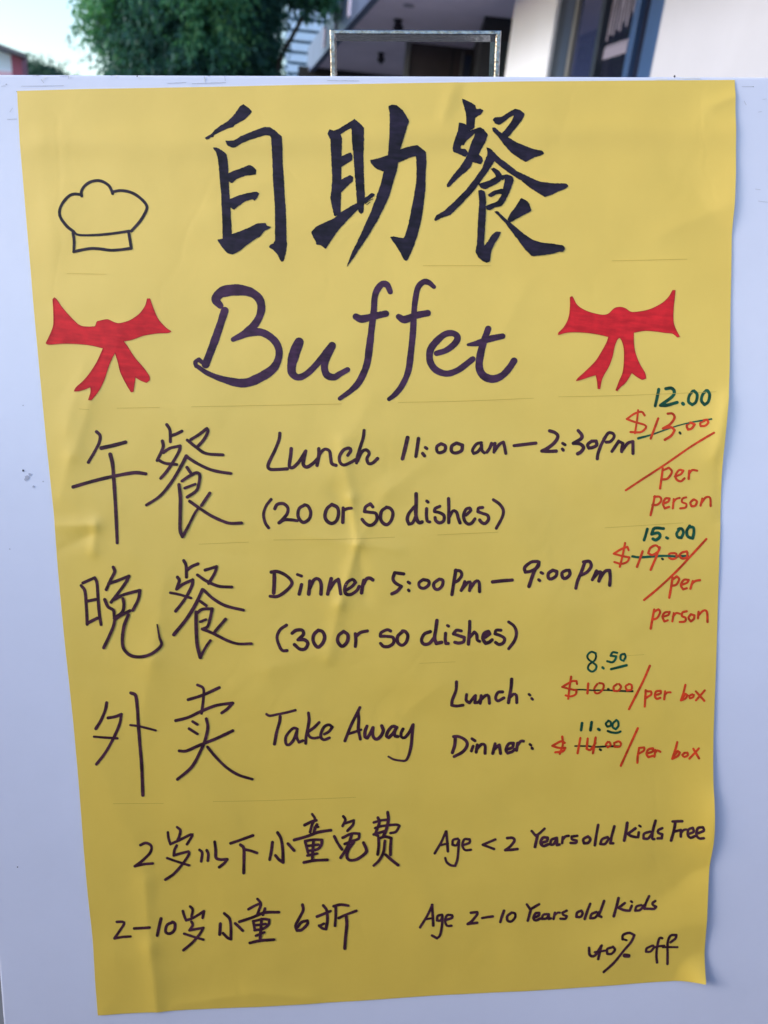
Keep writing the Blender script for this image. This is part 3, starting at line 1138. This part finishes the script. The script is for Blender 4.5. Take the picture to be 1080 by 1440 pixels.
# lettering stuck on the glass: tall upright letters over a narrow band of small print
g = Geo()
def fl(px, z, o=-.092): return fac(ky(px), o, z)
def lst(pa, za, pb, zb, wd=.028):
    d = (fl(pb, zb) - fl(pa, za)); n = d.cross(NF).normalized() * wd * .5
    k = len(g.v); g.v += [tuple(fl(pa, za) - n), tuple(fl(pb, zb) - n), tuple(fl(pb, zb) + n), tuple(fl(pa, za) + n)]; g.f.append((k, k+1, k+2, k+3))
for a, lo, hi in ((847.5, 2.80, 3.3), (851, 2.84, 3.35), (855, 2.83, 3.2), (859.5, 2.86, 3.3), (863, 2.84, 3.25), (867, 2.90, 3.4), (871, 2.86, 3.3), (876.5, 2.95, 3.4)):
    lst(a, lo, a + .4, hi)
for a, b, z in ((851, 855, 3.2), (859.5, 863, 3.0), (867, 871, 3.3), (847.5, 851, 3.05)): lst(a, z, b, z + .1, .035)
for k in range(9): lst(848 + k * 3.4, 2.66, 848.3 + k * 3.4, 2.745, .05)
lst(843.5 + 4, 2.755, 878, 2.755, .012)
g.make('window_lettering', M_LETTER, pane)
# canopy ceiling, fascia and roof
g = Geo()
def can(y, s, z): return Vector((1.925 + s - .245 * y, y, z))
def slab(name, m, y0, y1, s0, s1, z0, z1):
    g = Geo(); g.hexa([can(y0,s0,z0),can(y0,s1,z0),can(y1,s1,z0),can(y1,s0,z0),can(y0,s0,z1),can(y0,s1,z1),can(y1,s1,z1),can(y1,s0,z1)])
    return g.make(name, m, shop)
slab('ceiling', M_CEIL, -7, 17.6, .003, 5.5, 3.603, 3.8)
slab('fascia', M_FASC, -7, 17.6, -.10, 0, 3.52, 3.98)
slab('roof', M_ROOF, -7, 17.6, .003, 5.5, 3.803, 3.95)
for k in range(3):                                     # pale streak lights / brackets under the fascia
    y = 12.2 + k * 1.3
    slab('fascia_bracket', M_CEIL, y, y + .12, -.13, -.102, 3.6, 3.9)
# dark entrance block at the end of the walkway
g = Geo(); g.box((.605, 11.35, 0), (1.9, 11.5, 3.6)); g.make('entrance_wall', M_DWALL2, shop)
g = Geo(); g.box((.605, 11.503, 0), (.72, 13.597, 3.6)); g.make('entrance_side', M_DWALL2, shop)
g = Geo(); g.box((.78, 11.335, 0), (1.85, 11.349, 3.35)); g.make('entrance_panel', mat('greenish_panel', (.022, .032, .038), rough=.3), shop)
g = Geo(); g.box((-.34, 13.6, 0), (1.2, 13.72, 3.6)); g.make('inner_wall', M_DWALL, shop)
for x in (.3, .45): 
    g = Geo(); g.box((x, 13.585, 0), (x + .03, 13.599, 3.55)); g.make('inner_mullion', M_POST if x == .45 else M_DWALL2, shop)
g = Geo(); g.box((.50, 13.58, 0), (.60, 13.599, 3.5)); g.make('blue_panel', mat('navy_panel', (.02, .035, .08), rough=.3), shop)
g = Geo(); g.box((-.42, 13.55, 0), (-.343, 13.7, 3.6)); g.make('inner_post', M_POST, shop)
g = Geo(); g.box((-2.6, 17.2, 0), (3.2, 17.4, 3.6)); g.make('end_wall', M_DWALL2, shop)
# ceiling fittings
def pendant(x, y, s):
    t = thing('ceiling_lamp', '', 'lamp', (x, y, 3.6))
    g = Geo(); g.tube([(x, y, 3.602), (x, y, 3.57)], [s*.45, s*.45], 12); g.tube([(x, y, 3.571), (x+.01, y, 3.5), (x+.02, y, 3.44)], [s*.25, s*.6, s*.12], 12)
    g.make('lamp_body', M_FIX, t)
    return t
t = pendant(-.51, 12.1, .13); t['label'] = 'small black lamp under the walkway ceiling, seen above the chrome bar'
t = pendant(-.86, 14.8, .12); t['label'] = 'small black lamp under the ceiling, seen inside the chrome frame'
t = thing('ceiling_vent', 'flat grey round vent on the walkway ceiling, above the chrome bar', 'vent', (-.356, 11.2, 3.59))
g = Geo(); g.tube([(-.356, 11.2, 3.6), (-.356, 11.2, 3.585)], [.07, .07], 14); g.make('vent_plate', mat('vent_grey', (.3, .28, .38), rough=.6), t)

# ------------------------------------------------------------------ house at the left, far away
hs = thing('house', 'pale blue house with a dark sloping roof and a dark red post, far left', 'house', (-18, 30, 0))
g = Geo(); g.hexa([(-22,30,0),(-14.46,30,0),(-18.6,38,0),(-28,38,0),(-22,30,4.3),(-14.46,30,4.3),(-18.6,38,4.3),(-28,38,4.3)]); g.make('wall', M_HWALL, hs)
g = Geo(); g.v += [(-22,30.0,4.303),(-14.46,30.0,4.303),(-14.46,30,4.72),(-18.2,30,5.65),(-22,30,4.72)]; g.f.append((0,1,2,3,4)); g.make('gable', M_HWALL, hs)
g = Geo(); g.box((-22, 29.93, 3.6), (-14.47, 29.995, 4.15)); g.make('pink_band', M_PINK, hs)
g = Geo(); g.box((-14.45, 29.9, -.1), (-14.08, 30.3, 4.7)); g.make('post', M_RED, hs)
for sx in (-1, 1):
    g = Geo(); xa = -18.2; xb = -18.2 + sx * 4.55; zb = 5.78 - 4.55 * .245; sh = -5.0
    g.hexa([(xa,29.3,5.66),(xb,29.3,zb-.1),(xb+sh,38.6,zb-.1),(xa+sh,38.6,5.66),(xa,29.3,5.80),(xb,29.3,zb+.02),(xb+sh,38.6,zb+.02),(xa+sh,38.6,5.80)]); g.make('roof', M_ROOF, hs)
g = Geo(); g.box((-17.4, 29.94, 1.0), (-16.2, 29.99, 2.2)); g.make('window', M_GLASS1, hs)

# ------------------------------------------------------------------ pale clad building between the trees and the walkway
pb = thing('clad_building', 'pale blue building with horizontal cladding, glimpsed between the tree and the canopy', 'building', (-3.2, 28, 0))
g = Geo(); g.box((-4.62, 28, -.1), (-1.5, 34, 6.9)); g.make('wall', M_LOUVD, pb)
me0 = None
for k in range(22):
    z = .3 + k * .30
    if me0 is None:
        g = Geo(); g.hexa([(-4.66,27.86,z),(-1.5,27.86,z),(-1.5,27.995,z+.02),(-4.66,27.995,z+.02),(-4.66,27.88,z+.22),(-1.5,27.88,z+.22),(-1.5,27.995,z+.24),(-4.66,27.995,z+.24)])
        o0 = g.make('cladding_board', M_LOUV, pb); me0 = o0
    else:
        o = o0.copy(); COL.objects.link(o); o.parent = pb; o.location = (0, 0, k * .30)

# ------------------------------------------------------------------ trees
def leaf_mesh(name, blobs, n, mats, length, parent, droop=.5, spread=.35, per=14):
    """narrow leaves in sprays spread through the blobs (cx,cy,cz,rx,ry,rz,weight)"""
    wts = np.array([b[6] for b in blobs], float); wts /= wts.sum()
    nc = n // per
    pick = rng.choice(len(blobs), nc, p=wts); B = np.array(blobs)[pick]
    d = rng.normal(size=(nc, 3)); d /= np.linalg.norm(d, axis=1)[:, None]
    r = rng.random(nc) ** .42 * (1 + .16 * rng.normal(size=nc))
    c = B[:, :3] + d * B[:, 3:6] * r[:, None]
    ax = rng.normal(size=(nc, 3)); ax[:, 2] -= droop; ax += d * .8; ax /= np.linalg.norm(ax, axis=1)[:, None]
    C = np.repeat(c, per, 0); AX = np.repeat(ax, per, 0)
    t = np.tile(np.linspace(0, 1, per), nc)
    base = C + AX * (t * spread * 1.6)[:, None] + rng.normal(size=C.shape) * spread * .12
    dirn = AX * .5 + rng.normal(size=C.shape) * .75; dirn[:, 2] -= .35; dirn /= np.linalg.norm(dirn, axis=1)[:, None]
    sd_ = np.cross(dirn, rng.normal(size=C.shape)); sd_ /= np.linalg.norm(sd_, axis=1)[:, None]
    L = length * rng.uniform(.6, 1.3, len(C)); W = L * rng.uniform(.16, .26, len(C))
    v = np.stack([base, base + dirn * (L * .45)[:, None] + sd_ * W[:, None], base + dirn * L[:, None] + np.array((0, 0, -.2)) * L[:, None], base + dirn * (L * .45)[:, None] - sd_ * W[:, None]], 1).reshape(-1, 3)
    v -= np.array(parent.location)
    N = len(C); me = bpy.data.meshes.new(name)
    me.vertices.add(N * 4); me.vertices.foreach_set('co', v.ravel())
    me.loops.add(N * 4); me.loops.foreach_set('vertex_index', np.arange(N * 4))
    me.polygons.add(N); me.polygons.foreach_set('loop_start', np.arange(N) * 4); me.polygons.foreach_set('loop_total', np.full(N, 4))
    for m in mats: me.materials.append(m)
    # a spray shares its green; nearby sprays lean to the same green
    k = (np.sin(c[:, 0] * 2.3 + 1) + np.sin(c[:, 2] * 1.9 + c[:, 1]) + rng.normal(size=nc) * .7)
    mi = np.clip(np.digitize(k, [-.9, .6]), 0, len(mats) - 1)
    me.polygons.foreach_set('material_index', np.repeat(mi, per).astype(np.int32))
    me.update(); me.validate()
    return put(name, me, parent)
def leafmat(name, c):
    m = mat(name, c, rough=.5, spec=.3); t = m.node_tree; b = t.nodes['Principled BSDF']
    tr = t.nodes.new('ShaderNodeBsdfTranslucent'); tr.inputs['Color'].default_value = (c[0]*1.3, c[1]*1.5, c[2]*.9, 1)
    mx = t.nodes.new('ShaderNodeMixShader'); mx.inputs[0].default_value = .4
    out = t.nodes['Material Output']
    t.links.new(b.outputs[0], mx.inputs[1]); t.links.new(tr.outputs[0], mx.inputs[2]); t.links.new(mx.outputs[0], out.inputs[0])
    return m
LV = [leafmat('leaf_deep_green', (.05, .14, .125)), leafmat('leaf_green', (.10, .28, .155)), leafmat('leaf_yellow_green', (.18, .36, .16))]
LF = [leafmat('far_leaf_dark', (.05, .11, .10)), leafmat('far_leaf', (.07, .14, .11))]

def tree(name, label, base, trunk_h, r, blobs, n, mats, length, droop=.6, spread=.35, group=None, per=14):
    t = thing(name, label, 'tree', base, group)
    bx, by, bz = base
    g = Geo(); pts = [(bx, by, bz), (bx + .08, by, bz + trunk_h * .35), (bx - .05, by + .05, bz + trunk_h * .7), (bx + .05, by, bz + trunk_h)]
    g.tube(pts, [r, r * .8, r * .62, r * .4], 9); g.make('trunk', M_BARK, t, smooth=True)
    for i, b in enumerate(blobs):
        g = Geo(); s = Vector(pts[2]) if i % 2 else Vector(pts[1]); e = Vector(b[:3])
        mid = (s + e) * .5 + Vector((random.uniform(-.2, .2), 0, .25))
        g.tube([s, mid, e, e + (e - mid) * .5], [r * .4, r * .28, r * .15, r * .05], 6); g.make('branch', M_BARK, t, smooth=True)
    cr = leaf_mesh('crown', blobs, n, mats, length, t, droop, spread, per)
    cr['kind'] = 'stuff'
    return t
tree('leafy_tree', 'dense leafy tree with drooping sprays filling the upper left behind the board', (-3.9, 12.6, -.12), 5.2, .16,
     [(-4.2,12.6,4.9,.62,.8,1.1,3), (-4.25,12.5,3.55,.62,.7,.55,1.6), (-4.0,12.4,2.75,.42,.7,.55,1.4), (-3.6,12.3,3.0,.6,.7,.8,2.2), (-3.6,13.0,4.6,.7,.9,1.2,3), (-3.2,12.2,3.9,.5,.7,1.2,2), (-3.9,12.8,6.2,.9,.9,1.0,2), (-4.0,12.6,2.2,.6,.6,.6,1.0)],
     130000, LV, .085, spread=.24, per=18)
tree('leafy_tree', 'broad bushy tree beside the walkway canopy, yellower green, with loose twigs hanging at its right', (-2.8, 13.4, -.12), 5.4, .15,
     [(-3.1,13.4,3.1,.6,.8,1.0,2.5), (-3.0,13.5,4.6,.65,.9,1.2,2.5), (-2.72,13.3,3.2,.22,.6,1.3,1.6), (-2.2,13.2,4.35,.55,.5,.28,1.2), (-1.72,13.2,4.15,.22,.35,.2,.35), (-2.8,13.5,6.1,1.0,.9,.8,1.4), (-2.9,13.2,1.9,.45,.6,.9,1)],
     105000, LV[::-1], .085, spread=.22, per=18)
tree('distant_tree', 'distant round tree just right of the pale blue house', (-27.2, 60, -.12), 6.0, .3,
     [(-28,60,6.3,1.2,1.2,1.3,2), (-26.6,60,6.4,1.2,1.2,1.3,2), (-27.4,60,4.0,2.0,1.5,2.0,3)], 24000, LF, .26, .2, .35, 'distant trees on the skyline')
tree('distant_tree', 'smaller distant tree in the notch left of the big leafy tree', (-24.9, 61, -.12), 5.5, .25,
     [(-25.3,61,6.0,1.0,1.0,1.1,2), (-24.6,61,5.4,.9,1.0,1.1,1.5), (-25.1,61,3.9,1.5,1.2,1.8,3)], 18000, LF, .26, .2, .35, 'distant trees on the skyline')

# ------------------------------------------------------------------ the sign board
base = sheet(540, 720); foot = Vector((base.x, base.y + .15, 0))
sign = thing('sign_board', 'white painted sign board leaning back, with a chrome frame on its top edge', 'sign', foot)
TLx = (sheet(0, 1385) - P0).dot(EX) + .0002            # left edge
top = (sheet(540, 106.2) - P0).dot(EY)
W, H, TH = .66, .92, .016
g = Geo(); g.bar(P0, EX, EY, NB, TLx, TLx + W, top - H, top, -TH, 0); pan = g.make('panel', M_BOARD, sign, bevel=.0015)
# a shallow edge strip along the top, a hair behind the face
g = Geo(); g.bar(P0, EX, EY, NB, TLx + .06, TLx + W - .004, top - .004, top + .0012, -TH - .005, -TH - .0005); g.make('edge_strip', M_DARKM, sign)
# legs
for x in (TLx + .03, TLx + W - .07):
    a = P0 + EX * x + EY * (top - H + .02) - NB * (TH + .012); d = -EY; t = a.z / -d.z
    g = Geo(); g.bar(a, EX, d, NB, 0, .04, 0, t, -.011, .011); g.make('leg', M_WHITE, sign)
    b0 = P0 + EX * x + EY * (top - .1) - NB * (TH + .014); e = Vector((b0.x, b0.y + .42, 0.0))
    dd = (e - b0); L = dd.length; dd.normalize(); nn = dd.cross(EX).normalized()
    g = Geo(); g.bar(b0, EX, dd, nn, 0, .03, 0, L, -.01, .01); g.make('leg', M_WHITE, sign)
# scuffs, chips, dirt and pale patches on the paint
def patch(name, pts, m, lift=.0003):
    P = [sheet(x, y, lift) for x, y in pts]
    return mesh(name, P, [tuple(range(len(P)))], m, sign)
def blot(name, x, y, r, m, n=9, sq=1., lift=.0003):
    return patch(name, [(x + r * math.cos(k * 6.283 / n) * random.uniform(.6, 1.2), y + sq * r * math.sin(k * 6.283 / n) * random.uniform(.6, 1.2)) for k in range(n)][::-1], m, lift)
for x, y, r in ((33, 661.5, 1.6), (25, 1219, 1.0), (24, 129, .9), (157, 106.5, .9), (193, 107.5, 1.0), (961, 123.5, .9), (958.5, 148.5, 1.0), (1059, 122, .7)): blot('dirt_spot', x, y, r, M_SPOT)
for x, y, r in ((38, 671, 3.4), (42, 667, 2.2), (36, 674, 2.0), (47, 684, 1.6), (61, 677, 1.2), (33, 570, 1.2), (14, 772, 1.2), (9, 119, 1.4)): blot('smudge', x, y, r, mat('smudge', (.46, .47, .58), rough=.8) if 'smudge' not in bpy.data.materials else bpy.data.materials['smudge'])
blot('chip_and_patch', 948.3, 107.8, 1.9, M_SPOT, lift=.0004)
for x0, x1, y in ((921, 939, 111.6), (942, 952, 112), (955, 985, 110.2)): patch('chip_and_patch', [(x0, y + .8), (x1, y + .6), (x1 - 1, y - .7), (x0 + 2, y - .5)], M_PALE)  # thin pale patches along the top right of the board
def scratch(pts, w=.5, m=M_SCUFF):
    for (xa, ya), (xb, yb) in zip(pts[:-1], pts[1:]):
        L = math.hypot(xb - xa, yb - ya); nx, ny = -(yb - ya) / L * w / 2, (xb - xa) / L * w / 2
        patch('scratch', [(xa + nx, ya + ny), (xb + nx, yb + ny), (xb - nx, yb - ny), (xa - nx, ya - ny)], m)
for s in (((46, 107), (56, 106.5)), ((62, 117), (58, 112)), ((84, 107.5), (97, 107), (96.5, 111)), ((2, 121.5), (8, 121)), ((30, 121.5), (90, 120.8)), ((235, 117.5), (262, 116)), ((270, 118), (318, 116.3)),
          ((287, 107), (288.5, 115)), ((316, 106.5), (317, 114)), ((292, 107), (296, 107.3)), ((1043, 122), (1059, 122.2)), ((1072, 140), (1078, 139.4)), ((1066, 158), (1071, 157)), ((10, 168), (24, 167.6)),
          ((14, 158), (18, 152)), ((1046, 142), (1049, 148)), ((945, 146), (958, 145.5)), ((460, 113.5), (505, 113.8)), ((1062, 266), (1069, 267)), ((1066, 283), (1079, 284.5))): scratch(s, .55)
for s in (((60, 113), (66, 108)), ((162, 110), (165, 105.5)), ((287.5, 116), (289, 108)), ((96.5, 106), (99, 110)), ((195, 108), (196, 112))): scratch(s, 1.1, M_PALE)

# chrome frame standing upright behind the top edge: flat bar on edge, mitred corners
def frame_bar():
    g = Geo(); wf, dp, bv = .0034, .024, .0007
    DZ = Vector((EX.x, EX.y, 0)).normalized(); DZ = Vector((-DZ.y, DZ.x, 0))          # depth, level
    DZ = (DZ - EX * DZ.dot(EX)).normalized(); UZ = EX.cross(DZ).normalized(); UZ = UZ if UZ.z > 0 else -UZ
    O = P0 + EX * (sheet(584, 104) - P0).dot(EX) + EY * top - NB * (TH + .004)
    def hit(px, py):
        d = ray(px, py); t = (O - EYE).dot(DZ) / d.dot(DZ); q = EYE + d * t - O; return q.dot(EX), q.dot(UZ)
    xl = hit(464.2, 72)[0]; xr = hit(704, 72)[0]; yt = hit(584, 42)[1]; yb = -.02
    prof = [(0, bv), (bv, 0), (wf - bv, 0), (wf, bv), (wf, dp - bv), (wf - bv, dp), (bv, dp), (0, dp - bv)]        # (inwards, depth)
    for (x, y), (ox, oy) in (((xl, yb), (1, 0)), ((xl, yt), (1, -.72)), ((xr, yt), (-1, -.72)), ((xr, yb), (-1, 0))):
        for o, d in prof: g.v.append(tuple(O + EX * (x + ox * o) + UZ * (y + oy * o) + DZ * d))
    for i in range(3):
        for k in range(8): g.f.append((i*8+k, i*8+(k+1) % 8, (i+1)*8+(k+1) % 8, (i+1)*8+k))
    g.f.append(tuple(range(8))); g.f.append(tuple(24 + k for k in range(8)))
    return g.make('chrome_frame', M_CHROME, sign)
frame_bar()

# ------------------------------------------------------------------ the poster
corner = sheet(560, 1400, .0005)
poster = thing('poster', 'yellow handwritten buffet menu poster stuck on the white sign board', 'poster', corner)
TOP = [(24.4,128.4),(100,126.3),(200,124.3),(300,122.4),(400,120.4),(500,118.6),(600,117),(740,115),(900,113.8),(980,113.2),(1032.6,113)]
BOT = [(138.5,1426.5),(250,1419.5),(360,1415),(500,1406.5),(620,1398.5),(740,1392.5),(860,1384.7),(930,1379.5),(987,1375)]
LEF = [(24.4,128.4),(29,211),(35.6,286),(41,350),(47.5,430),(54,500),(58,544),(66.7,633),(77.3,733),(79,767),(83,815),(91,900),(104,1020),(111,1100),(118.6,1200),(124,1261),(131,1322),(134.8,1393.5),(138.5,1426.5)]
RIG = [(1032.6,113),(1032.8,230),(1031,280),(1028.5,313),(1027,400),(1025.6,470),(1024,530),(1019,590),(1014,650),(1012.5,730),(1010,800),(1008,885),(1005,960),(1002,1030),(1000.5,1090),(1001.5,1150),(1000.5,1180),(995,1221),(991.8,1282),(989.5,1330),(988.7,1363),(987,1375)]
def param(L, axis, t, vals):
    a = np.array(L, float); u = (a[:, axis] - a[0, axis]) / (a[-1, axis] - a[0, axis])
    return np.interp(t, u, a[:, 0]), np.interp(t, u, a[:, 1])
NU, NV = 236, 320
u, v = np.linspace(0, 1, NU), np.linspace(0, 1, NV)
tx, ty = param(TOP, 0, u, 0); bx, by = param(BOT, 0, u, 0); lx, ly = param(LEF, 1, v, 0); rx, ry = param(RIG, 1, v, 0)
def smooth1(a, k=5):
    p = np.pad(a, k, mode='edge'); q = np.convolve(p, np.ones(2*k+1)/(2*k+1), 'valid'); q[0], q[-1] = a[0], a[-1]; return q
rx, lx = smooth1(rx), smooth1(lx)
U, V = np.meshgrid(u, v)
def coons(t, b, l, r):
    return (1-V)*t[None, :] + V*b[None, :] + (1-U)*l[:, None] + U*r[:, None] - ((1-U)*(1-V)*t[0] + U*(1-V)*t[-1] + (1-U)*V*b[0] + U*V*b[-1])
PX, PY = coons(tx, bx, lx, rx), coons(ty, by, ly, ry)
RL = relief(PX, PY)
F = sheet_np(PX, PY, RL).reshape(-1, 3); Bk = sheet_np(PX, PY, RL - .00012).reshape(-1, 3)
idx = np.arange(NU * NV).reshape(NV, NU)
q = np.stack([idx[1:, :-1], idx[1:, 1:], idx[:-1, 1:], idx[:-1, :-1]], -1).reshape(-1, 4)
n0 = NU * NV
rim = np.concatenate([idx[0, :], idx[1:, -1], idx[-1, :-1][::-1], idx[1:-1, 0][::-1], idx[0:1, 0]])
nr = len(rim)                                           # the cut edge has its own vertices so that the faces keep their own normals
qs = [(2*n0 + k, 2*n0 + k + 1, 2*n0 + nr + k + 1, 2*n0 + nr + k) for k in range(nr - 1)]
paper = mesh('paper', np.vstack([F, Bk, F[rim], Bk[rim]]), q.tolist() + (q[:, ::-1] + n0).tolist() + qs, M_PAPER, poster, smooth=True)

# ------------------------------------------------------------------ ink
def catmull(P, closed=False, step=1.6):
    P = [np.array(p, float) for p in P]; n = len(P)
    if n == 2 and not closed:
        L = np.linalg.norm(P[1] - P[0]); k = max(2, int(L / step)); T_ = np.linspace(0, 1, k + 1); return [P[0] + (P[1]-P[0]) * t for t in T_], list(T_)
    out, tt = [], []
    for i in range(n - 1):
        p0 = P[i-1] if i > 0 else 2*P[0]-P[1]; p1, p2 = P[i], P[i+1]; p3 = P[i+2] if i+2 < n else 2*P[-1]-P[-2]
        k = max(2, int(np.linalg.norm(p2 - p1) / step))
        for j in range(k):
            t = j / k
            out.append(.5 * ((2*p1) + (-p0+p2)*t + (2*p0-5*p1+4*p2-p3)*t*t + (-p0+3*p1-3*p2+p3)*t**3)); tt.append((i + t) / (n - 1))
    out.append(P[-1]); tt.append(1.0)
    return out, tt

def sharp_split(P, ang=78):
    cuts = [0]
    for i in range(1, len(P) - 1):
        a = np.array(P[i]) - P[i-1]; b = np.array(P[i+1]) - P[i]
        c = np.dot(a, b) / (np.linalg.norm(a) * np.linalg.norm(b) + 1e-9)
        if c < math.cos(math.radians(ang)): cuts.append(i)
    cuts.append(len(P) - 1)
    return cuts

def soften(P, ang=42):
    """closed outline: smooth curves between its sharp corners"""
    P = [np.array(p, float) for p in P]; n = len(P); cor = []
    for i in range(n):
        a, b = P[i] - P[i-1], P[(i+1) % n] - P[i]
        if np.dot(a, b) / (np.linalg.norm(a) * np.linalg.norm(b)) < math.cos(math.radians(ang)): cor.append(i)
    out = []
    for q, i in enumerate(cor):
        j = cor[(q + 1) % len(cor)]; run = [P[(i + k) % n] for k in range(((j - i) % n or n) + 1)]
        out += catmull(run, step=3)[0][:-1]
    return out
INKLIFT = .00013
class Ink:
    def __init__(s): s.x = []; s.y = []; s.l = []; s.f = []; s.lay = 0; s.rag = .16
    def add(s, pts, lifts, faces):
        n = len(s.x)
        for (x, y), l in zip(pts, lifts): s.x.append(x); s.y.append(y); s.l.append(l)
        s.f += [tuple(n + i for i in f) for f in faces]
    def stroke(s, P, ws, seed=0):
        cuts = sharp_split(P); n = len(P)
        wf = lambda t: float(np.interp(t, np.linspace(0, 1, len(ws)), ws)) if len(ws) > 1 else ws[0]
        rr = random.Random(seed)
        ph = rr.uniform(0, 6)
        for a, b in zip(cuts[:-1], cuts[1:]):
            if a == b: continue
            C, T_ = catmull(P[a:b+1]); N = len(C)
            base = INKLIFT + s.lay * .00002; s.lay += 1
            pts, lf, fc = [], [], []
            for i, c in enumerate(C):
                d = C[min(i+1, N-1)] - C[max(i-1, 0)]; L = np.linalg.norm(d); d = d / L if L > 1e-6 else np.array((1., 0))
                nn = np.array((-d[1], d[0])); tg = (a + T_[i] * (b - a)) / (n - 1)
                wv = wf(tg) * .5 * (1 + .035 * math.sin(i * .23 + ph) + .02 * math.sin(i * .61 + ph * 2) + .025 * rr.uniform(-1, 1))
                pts += [c + nn * wv, c - nn * wv]; lf += [base + .000015 * i / N] * 2
                if i: fc.append((2*i-2, 2*i-1, 2*i+1, 2*i))
            # round ends
            for end, i0 in ((0, 0), (1, N - 1)):
                c = C[i0]; d = (C[0] - C[1]) if end == 0 else (C[-1] - C[-2]); d = d / (np.linalg.norm(d) + 1e-9)
                r = np.linalg.norm(pts[2*i0] - pts[2*i0+1]) * .5; nn = np.array((-d[1], d[0]))
                k0 = len(pts); pts.append(c); lf.append(base + (.000015 if end else 0))
                K = 6; ar = []
                for k in range(1, K):
                    th = math.pi * (k / K - .5); ar.append(len(pts)); pts.append(c + r * (d * math.cos(th) * 1.0 - nn * math.sin(th))); lf.append(lf[-1])
                # neighbours in order
                s0, s1 = (2*i0, 2*i0+1)
                pa, pb_ = (s0, s1) if np.dot(pts[s0] - c, nn) > 0 else (s1, s0)
                seq = [pa] + ar + [pb_]
                for q1, q2 in zip(seq[:-1], seq[1:]): fc.append((k0, q1, q2))
            s.add(pts, lf, fc)
    def poly(s, P, soft=False):
        if soft: P = soften(P)
        P = [np.array(p, float) for p in P]; Q = []
        n = len(P)
        for i in range(n):                              # slightly rounded corners
            a, b, c = P[i-1], P[i], P[(i+1) % n]
            la, lc = np.linalg.norm(a-b), np.linalg.norm(c-b); k = .22
            p1, p2 = b + (a-b)*min(k, 1.6/la), b + (c-b)*min(k, 1.6/lc)
            Q += [p1, .25*p1 + .5*b + .25*p2, p2]
        Z = []
        for a, b in zip(Q, Q[1:] + Q[:1]):
            L = np.linalg.norm(b - a); kk = max(1, int(L / 2.4))
            for q in range(kk):
                amp = s.rag if kk > 1 or True else 0
                Z.append(a + (b - a) * (q / kk) + np.array((random.gauss(0, amp), random.gauss(0, amp))))
        Q = Z
        tris = [tuple(t) for t in tessellate_polygon([[Vector((p[0], p[1], 0)) for p in Q]])]
        pts = list(Q); mid = {}
        def m_(i, j):
            k = (min(i, j), max(i, j))
            if k not in mid: mid[k] = len(pts); pts.append((pts[i] + pts[j]) / 2)
            return mid[k]
        LIM = 7.0; work = tris; out = []
        while work:
            i, j, k = work.pop()
            e = [(np.linalg.norm(pts[i]-pts[j]), i, j, k), (np.linalg.norm(pts[j]-pts[k]), j, k, i), (np.linalg.norm(pts[k]-pts[i]), k, i, j)]
            L, p, q_, r = max(e, key=lambda z: z[0])
            if L > LIM: m = m_(p, q_); work += [(p, m, r), (m, q_, r)]
            else: out.append((i, j, k))
        base = INKLIFT + s.lay * .00002; s.lay += 1
        s.add(pts, [base] * len(pts), out)
    def make(s, name, m, parent):
        X, Y, L = np.array(s.x), np.array(s.y), np.array(s.l)
        Vv = sheet_np(X, Y, relief(X, Y) + L)
        return mesh(name, Vv, s.f, m, parent)

def parse(data):
    x0 = y0 = 0; sc = 1.0; cur = None; out = []
    for ln in data.strip().splitlines():
        ln = ln.strip()
        if not ln: continue
        if ln[0] == '@': x0, y0, sc = map(float, ln[1:].split()); continue
        if ln[0] == 'G':
            nm, lb, cl = [q.strip() for q in ln[1:].split('|')]; cur = [nm, lb, cl, []]; out.append(cur); continue
        w_, ps = ln.split(';'); P = [(x0 + float(a) / sc, y0 + float(b) / sc) for a, b in (q.split(',') for q in ps.split())]
        cur[3].append((w_, P))
    return out
for gi, (nm, lb, cl, items) in enumerate(parse(WRITING)):
    k = Ink(); outline = None
    for si, (w_, P) in enumerate(items):
        if w_ == 'P':
            k.poly(P, cl == 'R')
            if cl == 'R': outline = soften(P)
        else: k.stroke(P, [float(q) * {'B': 1.12, 'O': 1.1, 'G': 1.05, 'L': .8}.get(cl, 1) for q in w_.split('/')], gi * 31 + si)
    o = k.make(nm, INK[cl], poster)
    if lb: o['label'] = lb
    if outline:
        c = np.mean(outline, 0); k2 = Ink(); k2.lay = 3
        pp = outline + [outline[0]]
        k2.stroke(pp, [.9])
        k2.make('bow_outline', INK['D'], poster)
